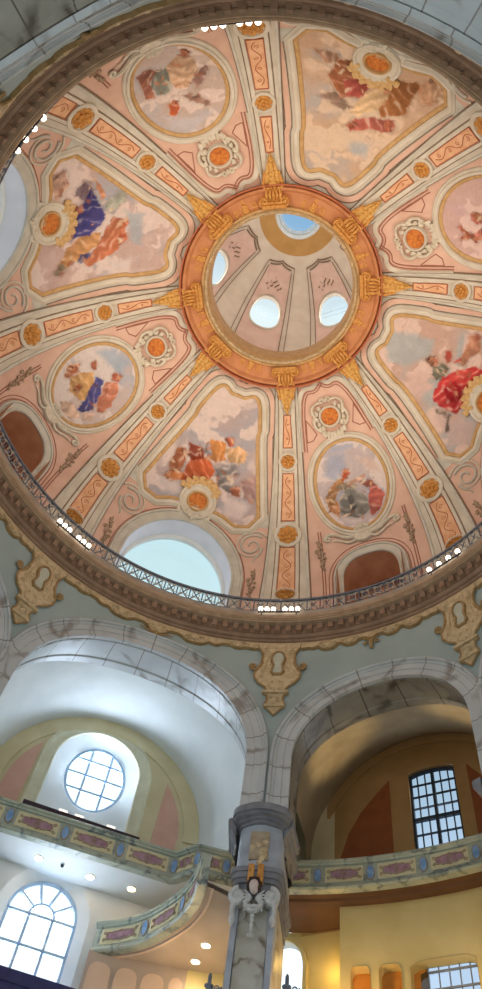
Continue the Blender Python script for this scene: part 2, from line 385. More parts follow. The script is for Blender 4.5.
BLOBS = {22: [([(14.2, 0.574), (11.8, 0.618), (6.0, 0.625), (5.7, 0.555), (10.8, 0.516)], (212, 196, 190)),
([(11.2, 0.616), (12.8, 0.692), (12.2, 0.757), (9.9, 0.762), (8.4, 0.703), (8.2, 0.643), (9.7, 0.602)], (150, 85, 50)),
([(10.5, 0.754), (10.4, 0.739), (11.2, 0.729), (12.2, 0.731), (12.7, 0.744), (12.3, 0.758), (11.3, 0.762)], (175, 112, 75)),
([(12.4, 0.603), (10.8, 0.638), (7.0, 0.661), (6.4, 0.622), (10.0, 0.596)], (188, 120, 75)),
([(7.5, 0.675), (7.0, 0.749), (1.9, 0.782), (-1.2, 0.732), (-0.9, 0.672), (3.7, 0.642), (7.5, 0.622)], (190, 92, 48)),
([(8.9, 0.743), (10.0, 0.796), (5.9, 0.808), (3.2, 0.766), (6.3, 0.728)], (138, 58, 38)),
([(5.3, 0.828), (3.7, 0.858), (-1.4, 0.864), (-3.8, 0.794), (-1.0, 0.764), (2.4, 0.779)], (200, 132, 70)),
([(5.4, 0.820), (3.7, 0.838), (1.1, 0.795), (2.5, 0.770)], (150, 150, 160)),
([(-2.2, 0.835), (-7.1, 0.869), (-10.8, 0.841), (-10.2, 0.800), (-5.3, 0.781)], (212, 168, 120)),
([(-5.1, 0.882), (-4.9, 0.862), (-3.5, 0.852), (-2.0, 0.859), (-1.4, 0.878), (-2.4, 0.894), (-4.0, 0.896)], (185, 80, 55)),
([(-1.0, 0.740), (-4.3, 0.772), (-8.3, 0.779), (-9.4, 0.742), (-7.2, 0.710), (-10.4, 0.673), (-10.4, 0.640), (-6.8, 0.643), (-3.8, 0.662)], (128, 122, 122)),
([(-5.8, 0.729), (-7.7, 0.728), (-7.8, 0.672), (-6.1, 0.681)], (220, 200, 185)),
([(-7.5, 0.662), (-10.2, 0.689), (-10.7, 0.638), (-8.4, 0.636)], (165, 100, 75)),
([(4.9, 0.625), (2.3, 0.670), (-3.5, 0.677), (-4.7, 0.633), (-1.4, 0.598), (3.1, 0.594)], (208, 156, 90)),
([(-10.0, 0.704), (-14.8, 0.756), (-16.0, 0.622), (-12.5, 0.630)], (172, 135, 130)),
([(-6.1, 0.623), (-12.1, 0.621), (-15.2, 0.604), (-12.3, 0.512), (-7.5, 0.527)], (220, 200, 194))],
292: [([(-1.5, 1.113), (-5.8, 1.030), (-7.8, 0.897), (-1.9, 0.877), (7.7, 0.954), (9.8, 1.035)], (165, 172, 172)),
([(9.3, 0.941), (4.7, 0.868), (7.2, 0.802), (13.0, 0.812), (13.6, 0.868)], (205, 172, 160)),
([(12.9, 0.714), (6.9, 0.604), (5.6, 0.540), (10.9, 0.498), (15.3, 0.563)], (198, 170, 162)),
([(11.1, 0.741), (9.0, 0.672), (13.2, 0.622), (14.2, 0.632), (10.6, 0.674), (11.9, 0.721)], (120, 105, 95)),
([(2.0, 0.856), (-1.4, 0.822), (-1.5, 0.777), (1.2, 0.788), (4.7, 0.812), (4.4, 0.843)], (112, 108, 92)),
([(7.8, 0.796), (3.1, 0.799), (-0.7, 0.764), (-5.0, 0.704), (-6.5, 0.635), (-3.3, 0.578), (1.4, 0.644), (5.4, 0.642), (8.1, 0.653), (9.2, 0.701), (10.2, 0.768)], (190, 48, 48)),
([(5.2, 0.765), (1.0, 0.734), (1.1, 0.677), (5.2, 0.675), (7.9, 0.711)], (150, 32, 38)),
([(0.9, 0.771), (-3.5, 0.720), (-4.2, 0.684), (-0.3, 0.719)], (215, 90, 80)),
([(-1.0, 0.848), (0.3, 0.848), (1.2, 0.861), (1.1, 0.878), (-0.1, 0.886), (-1.4, 0.879), (-1.8, 0.862)], (175, 110, 82)),
([(0.4, 0.894), (-1.2, 0.892), (-2.3, 0.867), (-1.1, 0.872), (0.7, 0.879)], (95, 58, 40)),
([(-4.9, 0.839), (-6.2, 0.815), (-3.5, 0.792), (-2.4, 0.810)], (170, 75, 60)),
([(-3.4, 0.772), (-8.9, 0.756), (-13.2, 0.754), (-13.5, 0.712), (-10.1, 0.687), (-7.6, 0.723), (-3.9, 0.736)], (176, 120, 92)),
([(-13.8, 0.700), (-12.8, 0.703), (-12.2, 0.717), (-12.5, 0.732), (-13.4, 0.736), (-14.3, 0.726), (-14.4, 0.710)], (165, 95, 70)),
([(-7.7, 0.645), (-10.1, 0.582), (-7.1, 0.499), (-3.2, 0.517), (-2.8, 0.572)], (150, 95, 60)),
([(0.5, 0.661), (-2.3, 0.661), (-4.0, 0.613), (0.7, 0.529), (2.8, 0.620)], (205, 155, 92))],
112: [([(8.6, 0.866), (9.8, 0.939), (-3.0, 0.989), (-1.5, 0.924)], (160, 168, 174)),
([(-8.3, 0.879), (-6.0, 0.980), (-11.1, 0.943), (-12.5, 0.853)], (214, 198, 192)),
([(9.6, 0.623), (12.7, 0.657), (11.3, 0.709), (7.0, 0.698), (8.0, 0.642)], (120, 100, 108)),
([(-3.1, 0.665), (2.6, 0.659), (6.8, 0.684), (10.9, 0.688), (9.6, 0.722), (5.2, 0.797), (1.6, 0.782), (-2.5, 0.743)], (58, 56, 122)),
([(-7.8, 0.693), (-6.6, 0.746), (-6.4, 0.807), (-8.7, 0.773), (-9.7, 0.727)], (66, 66, 110)),
([(-11.0, 0.624), (-5.9, 0.657), (-2.2, 0.726), (0.1, 0.796), (-4.2, 0.802), (-7.7, 0.724), (-10.7, 0.681)], (196, 142, 90)),
([(0.4, 0.811), (5.8, 0.826), (5.9, 0.880), (0.7, 0.902), (-3.2, 0.891), (-7.3, 0.847), (-10.8, 0.767), (-9.7, 0.743), (-5.4, 0.789)], (190, 112, 76)),
([(5.2, 0.891), (3.9, 0.890), (3.2, 0.875), (3.7, 0.859), (5.0, 0.854), (6.0, 0.862), (6.1, 0.879)], (182, 95, 68)),
([(-0.4, 0.910), (-1.8, 0.907), (-2.3, 0.892), (-1.7, 0.876), (-0.4, 0.872), (0.7, 0.882), (0.7, 0.899)], (185, 100, 72)),
([(8.5, 0.770), (14.3, 0.811), (11.8, 0.846), (7.5, 0.824), (7.0, 0.779)], (168, 168, 152)),
([(14.0, 0.670), (13.7, 0.699), (10.6, 0.765), (9.3, 0.757)], (194, 132, 96)),
([(4.6, 0.682), (3.7, 0.680), (3.3, 0.667), (3.8, 0.652), (4.6, 0.648), (5.3, 0.656), (5.3, 0.671)], (150, 85, 68)),
([(-12.2, 0.600), (-9.6, 0.647), (-11.1, 0.665), (-13.3, 0.625)], (140, 125, 105)),
([(11.2, 0.489), (13.4, 0.547), (10.1, 0.594), (5.2, 0.561)], (188, 150, 130)),
([(-7.7, 0.546), (-6.0, 0.609), (-9.6, 0.631), (-12.9, 0.567)], (205, 178, 168)),
([(2.0, 0.596), (4.6, 0.631), (-1.0, 0.682), (-3.1, 0.649)], (208, 158, 92))],
202: [([(-13.3, 0.585), (-8.8, 0.586), (-6.5, 0.624), (-10.1, 0.642)], (165, 125, 100)),
([(-9.1, 0.695), (-7.5, 0.620), (-3.6, 0.594), (-1.2, 0.647), (1.1, 0.679), (0.0, 0.748), (-4.0, 0.774), (-6.9, 0.742)], (152, 90, 58)),
([(-5.4, 0.696), (-0.8, 0.665), (1.3, 0.688), (0.5, 0.745), (-3.2, 0.760)], (168, 82, 74)),
([(3.4, 0.624), (9.9, 0.559), (11.1, 0.564), (10.7, 0.646), (12.4, 0.718), (7.1, 0.779), (5.0, 0.737)], (152, 95, 52)),
([(-1.0, 0.823), (0.6, 0.724), (3.9, 0.641), (6.1, 0.661), (5.8, 0.760), (1.9, 0.813)], (212, 178, 136)),
([(-0.8, 0.878), (1.2, 0.832), (6.5, 0.796), (10.9, 0.759), (12.4, 0.805), (7.1, 0.846), (1.2, 0.895)], (178, 94, 80)),
([(-10.6, 0.793), (-6.6, 0.759), (-0.6, 0.792), (-2.9, 0.824)], (150, 122, 106)),
([(3.3, 0.930), (8.9, 0.899), (10.5, 0.959), (3.6, 0.976)], (168, 172, 175)),
([(2.3, 0.859), (2.3, 0.877), (1.3, 0.888), (-0.0, 0.884), (-0.5, 0.867), (0.1, 0.851), (1.4, 0.848)], (150, 72, 55)),
([(11.5, 0.775), (11.8, 0.793), (11.0, 0.807), (9.8, 0.806), (9.1, 0.791), (9.5, 0.773), (10.5, 0.766)], (190, 110, 85)),
([(9.9, 0.559), (12.6, 0.480), (16.7, 0.533), (13.5, 0.627)], (182, 140, 108)),
([(-1.6, 0.599), (0.8, 0.553), (3.7, 0.576), (3.0, 0.650), (-0.6, 0.652)], (206, 156, 96))],
67: [([(8.8, 0.745), (6.6, 0.831), (-0.1, 0.856), (-2.8, 0.801), (2.3, 0.770)], (162, 174, 188)),
([(6.4, 0.553), (8.5, 0.597), (7.4, 0.651), (5.4, 0.617), (5.2, 0.560)], (178, 112, 80)),
([(1.8, 0.486), (-0.8, 0.535), (-4.6, 0.527), (-3.7, 0.477), (-0.8, 0.464)], (206, 174, 152)),
([(2.1, 0.549), (5.0, 0.568), (5.0, 0.632), (3.5, 0.691), (0.3, 0.673), (-2.1, 0.610), (-1.3, 0.560)], (206, 158, 100)),
([(-4.1, 0.646), (-1.3, 0.713), (-2.9, 0.763), (-5.3, 0.749), (-8.1, 0.679), (-8.0, 0.617), (-6.4, 0.608)], (194, 122, 94)),
([(-3.0, 0.539), (-1.1, 0.611), (1.7, 0.695), (-0.6, 0.710), (-4.1, 0.646), (-5.5, 0.599), (-4.4, 0.552)], (70, 70, 132)),
([(4.3, 0.722), (3.7, 0.710), (4.0, 0.696), (4.9, 0.690), (5.7, 0.696), (5.8, 0.710), (5.2, 0.722)], (178, 96, 68)),
([(-2.4, 0.788), (-3.0, 0.773), (-2.6, 0.757), (-1.4, 0.751), (-0.4, 0.760), (-0.3, 0.777), (-1.2, 0.789)], (180, 96, 70)),
([(1.6, 0.600), (1.3, 0.589), (1.5, 0.577), (2.2, 0.572), (2.8, 0.578), (2.8, 0.591), (2.3, 0.600)], (165, 80, 55)),
([(-4.5, 0.550), (-7.1, 0.598), (-7.3, 0.553), (-5.3, 0.518)], (200, 168, 150)),
([(6.6, 0.609), (6.3, 0.601), (6.4, 0.590), (7.0, 0.585), (7.6, 0.590), (7.7, 0.600), (7.3, 0.609)], (150, 85, 60))],
337: [([(5.8, 0.826), (-0.7, 0.828), (0.1, 0.748), (4.8, 0.699), (8.0, 0.738)], (160, 166, 184)),
([(-2.9, 0.789), (-9.1, 0.750), (-9.4, 0.659), (-5.7, 0.701)], (205, 178, 165)),
([(5.8, 0.530), (-1.6, 0.482), (1.8, 0.462)], (222, 206, 200)),
([(8.7, 0.628), (5.1, 0.600), (5.1, 0.527), (8.0, 0.567)], (188, 130, 84)),
([(8.2, 0.640), (4.8, 0.699), (1.7, 0.714), (1.5, 0.670), (4.6, 0.641), (6.1, 0.590), (8.2, 0.583)], (168, 122, 80)),
([(4.5, 0.683), (0.5, 0.679), (-1.5, 0.639), (1.2, 0.633), (4.5, 0.655)], (150, 135, 115)),
([(-4.7, 0.619), (-7.0, 0.618), (-8.0, 0.564), (-6.0, 0.504), (-3.2, 0.486), (-2.7, 0.528)], (184, 94, 80)),
([(-2.0, 0.665), (-6.4, 0.652), (-7.0, 0.618), (-3.9, 0.624)], (150, 84, 70)),
([(5.3, 0.543), (4.0, 0.624), (1.3, 0.655), (-1.3, 0.626), (-3.3, 0.591), (-3.3, 0.539), (-1.0, 0.494), (2.1, 0.505)], (128, 124, 116)),
([(1.9, 0.614), (0.5, 0.622), (0.7, 0.549), (2.2, 0.528)], (92, 90, 88)),
([(1.4, 0.677), (-4.5, 0.694), (-4.6, 0.678), (0.9, 0.653)], (200, 158, 132)),
([(-0.2, 0.719), (0.6, 0.706), (1.8, 0.707), (2.5, 0.722), (2.2, 0.739), (1.1, 0.745), (0.0, 0.736)], (186, 84, 50)),
([(-6.3, 0.630), (-5.8, 0.623), (-5.1, 0.625), (-4.8, 0.635), (-5.0, 0.645), (-5.6, 0.648), (-6.2, 0.641)], (180, 110, 80))],
157: [([(-7.0, 0.673), (-6.0, 0.746), (0.4, 0.808), (5.8, 0.811), (-3.2, 0.865), (-8.4, 0.796)], (198, 190, 192)),
([(-5.6, 0.589), (-2.0, 0.537), (0.6, 0.552), (0.0, 0.614), (-2.5, 0.662), (-5.1, 0.639)], (126, 128, 116)),
([(0.3, 0.548), (3.5, 0.517), (6.2, 0.555), (5.7, 0.633), (1.7, 0.678), (-1.0, 0.660)], (196, 158, 126)),
([(-6.0, 0.514), (-2.9, 0.512), (-2.4, 0.552), (-5.1, 0.576), (-5.9, 0.647), (-8.0, 0.626)], (150, 94, 74)),
([(-4.7, 0.704), (-2.5, 0.701), (-2.4, 0.739), (-4.9, 0.759), (-5.7, 0.740)], (194, 94, 54)),
([(-1.2, 0.695), (3.2, 0.726), (5.7, 0.778), (4.4, 0.786), (0.9, 0.734)], (152, 114, 98)),
([(3.7, 0.660), (8.0, 0.606), (8.0, 0.642), (3.4, 0.702)], (150, 114, 104)),
([(5.9, 0.529), (5.3, 0.541), (4.6, 0.538), (4.3, 0.522), (4.7, 0.506), (5.4, 0.501), (5.9, 0.512)], (170, 100, 75))],
247: [([(0.2, 0.813), (0.0, 0.802), (5.4, 0.735), (5.8, 0.747)], (165, 84, 58)),
([(4.0, 0.817), (3.1, 0.809), (2.8, 0.746), (3.6, 0.749)], (165, 84, 58)),
([(-0.4, 0.691), (0.6, 0.705), (0.7, 0.727), (-0.3, 0.739), (-1.6, 0.732), (-2.1, 0.712), (-1.5, 0.694)], (180, 92, 80)),
([(3.0, 0.757), (2.3, 0.702), (4.9, 0.681), (4.7, 0.748)], (190, 110, 95)),
([(1.1, 0.697), (0.1, 0.617), (4.7, 0.595), (7.9, 0.669), (5.3, 0.714)], (150, 110, 120)),
([(-6.6, 0.823), (-6.2, 0.750), (-2.1, 0.744), (-2.9, 0.823)], (205, 170, 168))]}
# ------------------------------------------------------------------ the dome
R, Z0, H = 11.8, 28.25, 10.0
E_RIB = 2.99
RECT = [22.5, 112.5, 202.5, 292.5]
OVAL = [67.5, 157.5, 247.5, 337.5]
RIBS = [(-1 if a % 90 == 0 else 1)*E_RIB+a for a in range(0, 360, 45)]
RIBN = ['bottom rib', 'lower-left rib', 'left rib', 'upper-left rib', 'top rib', 'upper-right rib', 'right rib', 'lower-right rib']

_ts = arange(-.3, 1.45, 700); _ss = [0.]
for a_, b_ in zip(_ts[:-1], _ts[1:]):
    t_ = (a_+b_)/2
    _ss.append(_ss[-1]+(b_-a_)*(H if t_ < 0 else sqrt((R*sin(t_))**2+(H*cos(t_))**2)))
_s0 = _ss[120]
_ss = [s-_s0 for s in _ss]
def S(t):
    k = (t+.3)/1.75*700; i = max(0, min(699, int(k)))
    return _ss[i]+(_ss[i+1]-_ss[i])*(k-i)
def TI(s):
    lo, hi = 0, 700
    while hi-lo > 1:
        m = (lo+hi)//2
        if _ss[m] <= s: lo = m
        else: hi = m
    return _ts[lo]+(_ts[hi]-_ts[lo])*(s-_ss[lo])/(_ss[hi]-_ss[lo])
def RT(t): return R*cos(t) if t > 0 else R
def DP(az, t, off=0.):
    a = radians(az)
    if t > 0:
        r, z = R*cos(t), Z0+H*sin(t)
        nr, nz = -cos(t)/R, -sin(t)/H
        l = hypot(nr, nz); nr /= l; nz /= l
    else: r, z, nr, nz = R, Z0+H*t, -1., 0.
    r += nr*off; z += nz*off
    return (-r*sin(a), r*cos(a), z)
def dm(X, Y, h=0.):
    """chart of a dome sector around azimuth 0: X metres to the right, Y metres up the meridian, h towards the room"""
    t = TI(Y)
    return DP(-degrees(X/RT(t)), t, h)
def da2x(da, t): return radians(da)*RT(t)
def xy(da, t): return (-da2x(da, t), S(t))
def sh(cx, cy): return lambda x, y, h=0.: dm(cx+x, cy+y, h)

def big_lo(x): return -.145
def big_hi(d): return .17+.27*sqrt(max(0, 1-(d/12.9)**2))
def sm_hi(d): return .18+.12*max(0, 1-abs(d/6.4)**2.4)**(1/2.4)

mb = MB(); holes = []
for c in RECT: holes.append((c-12.9, c+12.9, big_lo, (lambda x, c=c: big_hi(x-c))))
for c in OVAL: holes.append((c-6.4, c+6.4, big_lo, (lambda x, c=c: sm_hi(x-c))))
holed(mb, lambda a, t: DP(a, t), arange(0, 360, 240)+[c+12.9*sin(radians(k)) for c in RECT for k in range(-90, 91, 6)]+[c+6.4*sin(radians(k)) for c in OVAL for k in range(-90, 91, 10)], -.2, 1.268, holes, 36)
tag(mb.build('ceiling', 'pink', angle=60), kind='structure')

def hole_outline(hi, w, n=28, t0=-.145):
    return [(-w, t0), (-w, .05)]+[(-w*cos(pi*k/n), hi(-w*cos(pi*k/n))) for k in range(n+1)]+[(w, .05), (w, t0)]

# window reveals and panes of the dome
for i, c in enumerate(RECT+OVAL):
    big = i < 4
    ol = hole_outline(big_hi if big else sm_hi, 12.9 if big else 6.4)
    mb = MB(); V = []
    dep = .95 if big else 1.6
    for da, t in ol:
        p = DP(c+da, t); q = Vector(p); a = radians(c)
        out = Vector((-sin(a), cos(a), .0))
        V += [p, tuple(q+out*.45), tuple(q+out*dep)]
    n = len(ol)
    F = [(3*k+j, 3*k+j+1, 3*k+4+j, 3*k+3+j) for k in range(n-1) for j in (0, 1)]
    mb.add(V, F)
    if big:
        w = mb.build('window_%d' % (i+1), 'lavender'); tag(w, kind='structure')
        g = MB(); g.add([V[3*k+2] for k in range(n)], [tuple(range(n))])
        g.build('pane', 'glass', w)
        # slim frame along the outer edge of the opening
        a = radians(c)
        fr = MB()
        for k in range(n-1):
            p, q = Vector(V[3*k+2]), Vector(V[3*k+5])
            cen = Vector((-13*sin(a), 13*cos(a), 29.5))
            pi_, qi = p+(cen-p)*.05, q+(cen-q)*.05
            o = Vector((-sin(a), cos(a), 0))*.08
            fr.add([p-o, q-o, qi-o, pi_-o, p+o, q+o, qi+o, pi_+o], [(0, 1, 2, 3), (4, 5, 6, 7), (3, 2, 6, 7), (0, 1, 5, 4)])
        fr.build('frame', 'white', w)
    else:
        # a passage behind the small arch: floor, and a rear wall with a wedge added for its triangular shade
        a = radians(c)
        def bp(x, d, z, a=a): return (-d*sin(a)+x*cos(a), d*cos(a)+x*sin(a), z)
        mb.add([bp(-1.5, 13.3, 26.6), bp(1.5, 13.3, 26.6), bp(1.5, 13.3, 31.4), bp(-1.5, 13.3, 31.4)], [(0, 1, 2, 3)])
        mb.add([bp(-1.5, 11.7, 26.8), bp(1.5, 11.7, 26.8), bp(1.5, 13.3, 26.8), bp(-1.5, 13.3, 26.8)], [(0, 1, 2, 3)])
        mb.add([bp(.2, 13.28, 26.8), bp(1.35, 13.28, 26.8), bp(1.35, 13.28, 30.0), bp(.2, 12.5, 26.8), bp(1.35, 12.5, 26.8), bp(1.35, 12.5, 29.6)],
               [(0, 1, 2), (3, 4, 5), (0, 2, 5, 3)])
        for x in (-1.5, 1.5):
            mb.add([bp(x, 11.2, 26.6), bp(x, 13.3, 26.6), bp(x, 13.3, 31.4), bp(x, 11.2, 31.4)], [(0, 1, 2, 3)])
        mb.add([bp(-1.5, 11.2, 31.4), bp(1.5, 11.2, 31.4), bp(1.5, 13.3, 31.4), bp(-1.5, 13.3, 31.4)], [(0, 1, 2, 3)])
        tag(mb.build('door_%d' % (i-3), 'terracotta'), kind='structure')

# surrounds of the arches at the foot of the dome (sector charts, copied round)
ZERO = (0, 0, 0)
def trim_ring(name, mbs, azs):
    """mbs: [(part name, MB, material)] built at azimuth 0; first is the trim, the rest its children"""
    root = None
    for i, (pn, b, m) in enumerate(mbs):
        o = b.build(name if i == 0 else pn, m, root)
        if i == 0: root = tag(o, kind='structure')
    for k, az in enumerate(azs):
        o = root if k == 0 else dup(root)
        o.rotation_euler = (0, 0, radians(az))

def frame_prof(p0, p1, h):
    w = p1-p0
    return [(p0, -.02), (p0, h*.6), (p0+w*.12, h*.9), (p0+w*.2, h*.9), (p0+w*.24, h*.55), (p0+w*.74, h*.55), (p0+w*.8, h), (p0+w*.95, h), (p1, h*.5), (p1, -.02)]
olb = [xy(-d, t) for d, t in hole_outline(big_hi, 12.9)]
ols = [xy(-d, t) for d, t in hole_outline(sm_hi, 6.4)]
a = MB(); sweep(a, dm, olb[::-1], frame_prof(.0, .56, .14))
b = MB(); sweep(b, dm, olb[::-1], [(.6, -.01), (.6, .035), (.64, .035), (.64, -.01)])
trim_ring('trim_1', [('surround', a, 'stone'), ('painted_line', b, 'red_line')], RECT)
a = MB(); sweep(a, dm, ols[::-1], frame_prof(.0, .46, .14))
b = MB(); sweep(b, dm, ols[::-1], [(.5, -.01), (.5, .035), (.54, .035), (.54, -.01)]); sweep(b, dm, ols[::-1], [(.66, -.01), (.66, .03), (.69, .03), (.69, -.01)])
trim_ring('trim_2', [('surround', a, 'stone'), ('painted_line', b, 'red_line')], OVAL)

# ---- ribs
def w_out(t): return .62+(1.06-.62)*max(-.6, min(1.4, (1.0-t)/.73))
def w_in(t): return .40+(.57-.40)*max(-.6, min(1.4, (1.0-t)/.73))
def w_pan(t): return .155+.245*max(0, min(1.1, (1.0-t)/.85))**.7
def band(mb, wa, wb, t0, t1, h, n=40, sides=(1, -1)):
    if len(sides) == 1:
        nx = 8; V = []; F = []; m = nx+3
        for i in range(n+1):
            t = t0+(t1-t0)*i/n; A, B = wa(t), wb(t)
            V.append(dm(A, S(t), -.02)); V += [dm(A+(B-A)*k/nx, S(t), h) for k in range(nx+1)]; V.append(dm(B, S(t), -.02))
        F = [(i*m+k, i*m+k+1, i*m+m+k+1, i*m+m+k) for i in range(n) for k in range(m-1)]
        F += [tuple(range(m)), tuple(n*m+k for k in range(m))]
        mb.add(V, F); return
    for s in sides:
        V = []; F = []
        for i in range(n+1):
            t = t0+(t1-t0)*i/n
            A, B = wa(t), wb(t)
            for x, q in ((A, -.02), (A, h), (B, h), (B, -.02)): V.append(dm(s*x, S(t), q))
        for i in range(n):
            for k in range(3): F.append((4*i+k, 4*i+k+1, 4*i+5+k, 4*i+4+k))
        F += [(0, 1, 2, 3), (4*n, 4*n+1, 4*n+2, 4*n+3)]
        mb.add(V, F)
slab = MB(); band(slab, lambda t: -w_out(t)*.98, lambda t: w_out(t)*.98, -.14, 1.2, .10, 60, (1,))
brd = MB(); band(brd, lambda t: w_pan(t)+.05, w_in, -.14, 1.06, .17)
out = MB(); band(out, lambda t: w_out(t)*.86, lambda t: w_out(t)*.98, -.14, 1.19, .15)
l1 = MB(); band(l1, lambda t: w_in(t)+.02, lambda t: w_in(t)+.048, -.14, 1.12, .125); band(l1, lambda t: w_out(t), lambda t: w_out(t)+.035, -.14, 1.17, .03)
pan = []
for t0, t1 in ((.885, 1.03), (.535, .765), (.135, .395)):
    p = MB(); band(p, lambda t: -w_pan(t), w_pan, t0, t1, .125, 12, (1,)); pan.append(('orange_panel', p, 'orange'))
    q = MB(); band(q, lambda t: w_pan(t)-.01, lambda t: w_pan(t)+.025, t0, t1, .15, 12)
    for te in (t0, t1):
        ws = w_pan(te); Y = S(te); box(q, dm, -ws, ws, Y-.02, Y+.02, .1, .15)
    pan.append(('panel_edge', q, 'motif'))
    y0, y1 = S(t0), S(t1); w0, w1 = w_pan(t0), w_pan(t1)
    mo = MB()
    N = max(2, int((y1-y0)/.55))
    pts = []
    for i in range(N*10+1):
        k = i/(N*10); y = y0+.15+(y1-y0-.3)*k; pts.append(((w0+(w1-w0)*k)*.5*sin(N*pi*k*1.0), y))
    rope(mo, dm, pts, .02, z=.125, hh=.012)
    for i in range(N):
        k = (i+.5)/N; y = y0+.15+(y1-y0-.3)*k; sg = 1 if i % 2 else -1
        ww = (w0+(w1-w0)*k)*.42
        rope(mo, dm, spiral(sg*ww*.3, y, ww*.8, 0, 1.1, sg, 14), .018, .01, z=.125, hh=.012)
    pan.append(('scroll_motif', mo, 'motif'))
trim_ring('trim_3', [('rib', slab, 'rib'), ('raised_border', brd, 'cream'), ('outer_fillet', out, 'stone'), ('painted_line', l1, 'dark_line')]+pan, RIBS)

# ---- rosettes on the ribs
def rosette(r, big):
    t = .46 if big else .82
    f = sh(0, S(t)); org = dm(0, S(t))
    root = thing('gold_rosette', org, cat='rosette', group='large rosettes low on the ribs' if big else 'small rosettes high on the ribs')
    g = MB(); lathe(g, f, 0, 0, [(r*1.42, .0), (r*1.42, .2), (r*1.3, .22), (r*1.08, .22), (r*1.02, .16)], 32); g.build('ring', 'cream', root, org)
    g = MB(); lathe(g, f, 0, 0, [(r*1.02, .13), (r*.98, .2), (r*.75, .25), (r*.5, .2), (r*.4, .2)], 48, pet=8, amp=.07, zamp=.12)
    op = g.build('outer_petals', 'gold', root, org)
    g = MB(); lathe(g, f, 0, 0, [(r*.62, .18), (r*.55, .27), (r*.3, .29), (r*.2, .24)], 40, pet=5 if not big else 6, amp=.18, zamp=.1)
    g.build('inner_petals', 'gold', op, org)
    g = MB(); blob(g, f, 0, 0, .26, r*.17, r*.17, .06); g.build('boss', 'gold', op, org)
    return root, org
for big, r in ((0, .34), (1, .47)):
    ro, org = rosette(r, big)
    ring_copies(ro, org, [(az, ('large gold rosette low on the %s of the dome' if big else 'small gold rosette higher up on the %s of the dome') % nm) for az, nm in zip(RIBS, RIBN)])
# small gilded shell at the foot of each rib
f = sh(0, S(.12)); org = dm(0, S(.12))
ro = thing('gilded_shell', org, cat='ornament', group='gilded shells at the rib feet')
g = MB(); lathe(g, f, 0, 0, [(.42, .1), (.4, .2), (.2, .3), (.0, .3)], 36, 1, .62, pet=12, amp=.05, zamp=.1); g.build('shell', 'gold', ro, org)
g = MB(); sweep(g, f, arc(0, -.05, .5, .42, .1, pi-.1), half_round(.05, .2)); g.build('rim', 'cream', ro, org)
ring_copies(ro, org, [(az, 'gilded shell behind the lamps at the foot of the %s' % nm) for az, nm in zip(RIBS, RIBN)])

# ---- the eight paintings
RECT_HALF = [(0, 1.077), (3.2, 1.074), (5.5, 1.083), (8, 1.095), (10.2, 1.084), (11.8, 1.05), (13.2, .965), (13.3, .945), (12.7, .93), (15.2, .74), (16.8, .552)]
def chaikin(p, n=1):
    for _ in range(n):
        q = [p[0]]
        for a, b in zip(p[:-1], p[1:]): q += [(a[0]*.75+b[0]*.25, a[1]*.75+b[1]*.25), (a[0]*.25+b[0]*.75, a[1]*.25+b[1]*.75)]
        p = q+[p[-1]]
    return p
RECT_LOW = [(16.8, .552), (14.6, .50), (11.3, .492), (7.8, .525), (5.6, .535), (0, .535)]
def interp(pts, x):
    for (x0, y0), (x1, y1) in zip(pts[:-1], pts[1:]):
        if min(x0, x1) <= x <= max(x0, x1) and abs(x1-x0) > 1e-9:
            return y0+(y1-y0)*(x-x0)/(x1-x0)
    return pts[0][1] if x < min(p[0] for p in pts) else pts[-1][1]
_rh = [(0, 1.077), (3.2, 1.074), (5.5, 1.083), (8, 1.095), (10.2, 1.084), (11.8, 1.05), (13.0, .93), (15.2, .74), (16.8, .552)]
def rect_hi(d): return interp(_rh, min(16.79, abs(d)))
def rect_lo(d): return interp(RECT_LOW[::-1], min(16.79, abs(d)))
OT, OA, OB = .657, 1.72, .212     # centre, half width (m) and half height (in t) of the ovals
def rgb(h): return Vector(lin(h))
def inside(poly, x, y):
    c = False; n = len(poly); j = n-1; dmin = 1e9
    for i in range(n):
        (x0, y0), (x1, y1) = poly[i], poly[j]
        if (y0 > y) != (y1 > y) and x < (x1-x0)*(y-y0)/(y1-y0)+x0: c = not c
        dx, dy = x1-x0, y1-y0; L = dx*dx+dy*dy or 1e-9
        k = max(0, min(1, ((x-x0)*dx+(y-y0)*dy)/L))
        dmin = min(dmin, hypot(x-x0-k*dx, y-y0-k*dy)); j = i
    return dmin if c else -dmin
def smooth(a, b, x):
    k = max(0, min(1, (x-a)/(b-a))); return k*k*(3-2*k)
SKY = {22: ('b3a09c', 'd8c4ba', 'a9a4a8'), 112: ('c2a69c', 'd9c5bb', 'a8a9ae'), 202: ('c6a488', 'd8bea4', 'b0aba8'), 292: ('c2a090', 'd8bcae', 'a9aeae'),
       67: ('c6b3ac', 'd8cac2', 'a9b1bd'), 157: ('c4ad9f', 'dbc6ba', 'bcb2b0'), 247: ('cdaaa0', 'e0c2b6', 'b5aeb6'), 337: ('bfb0ae', 'd8c8c0', 'a3a9ba')}
PEOPLE = BLOBS
DABS = {}
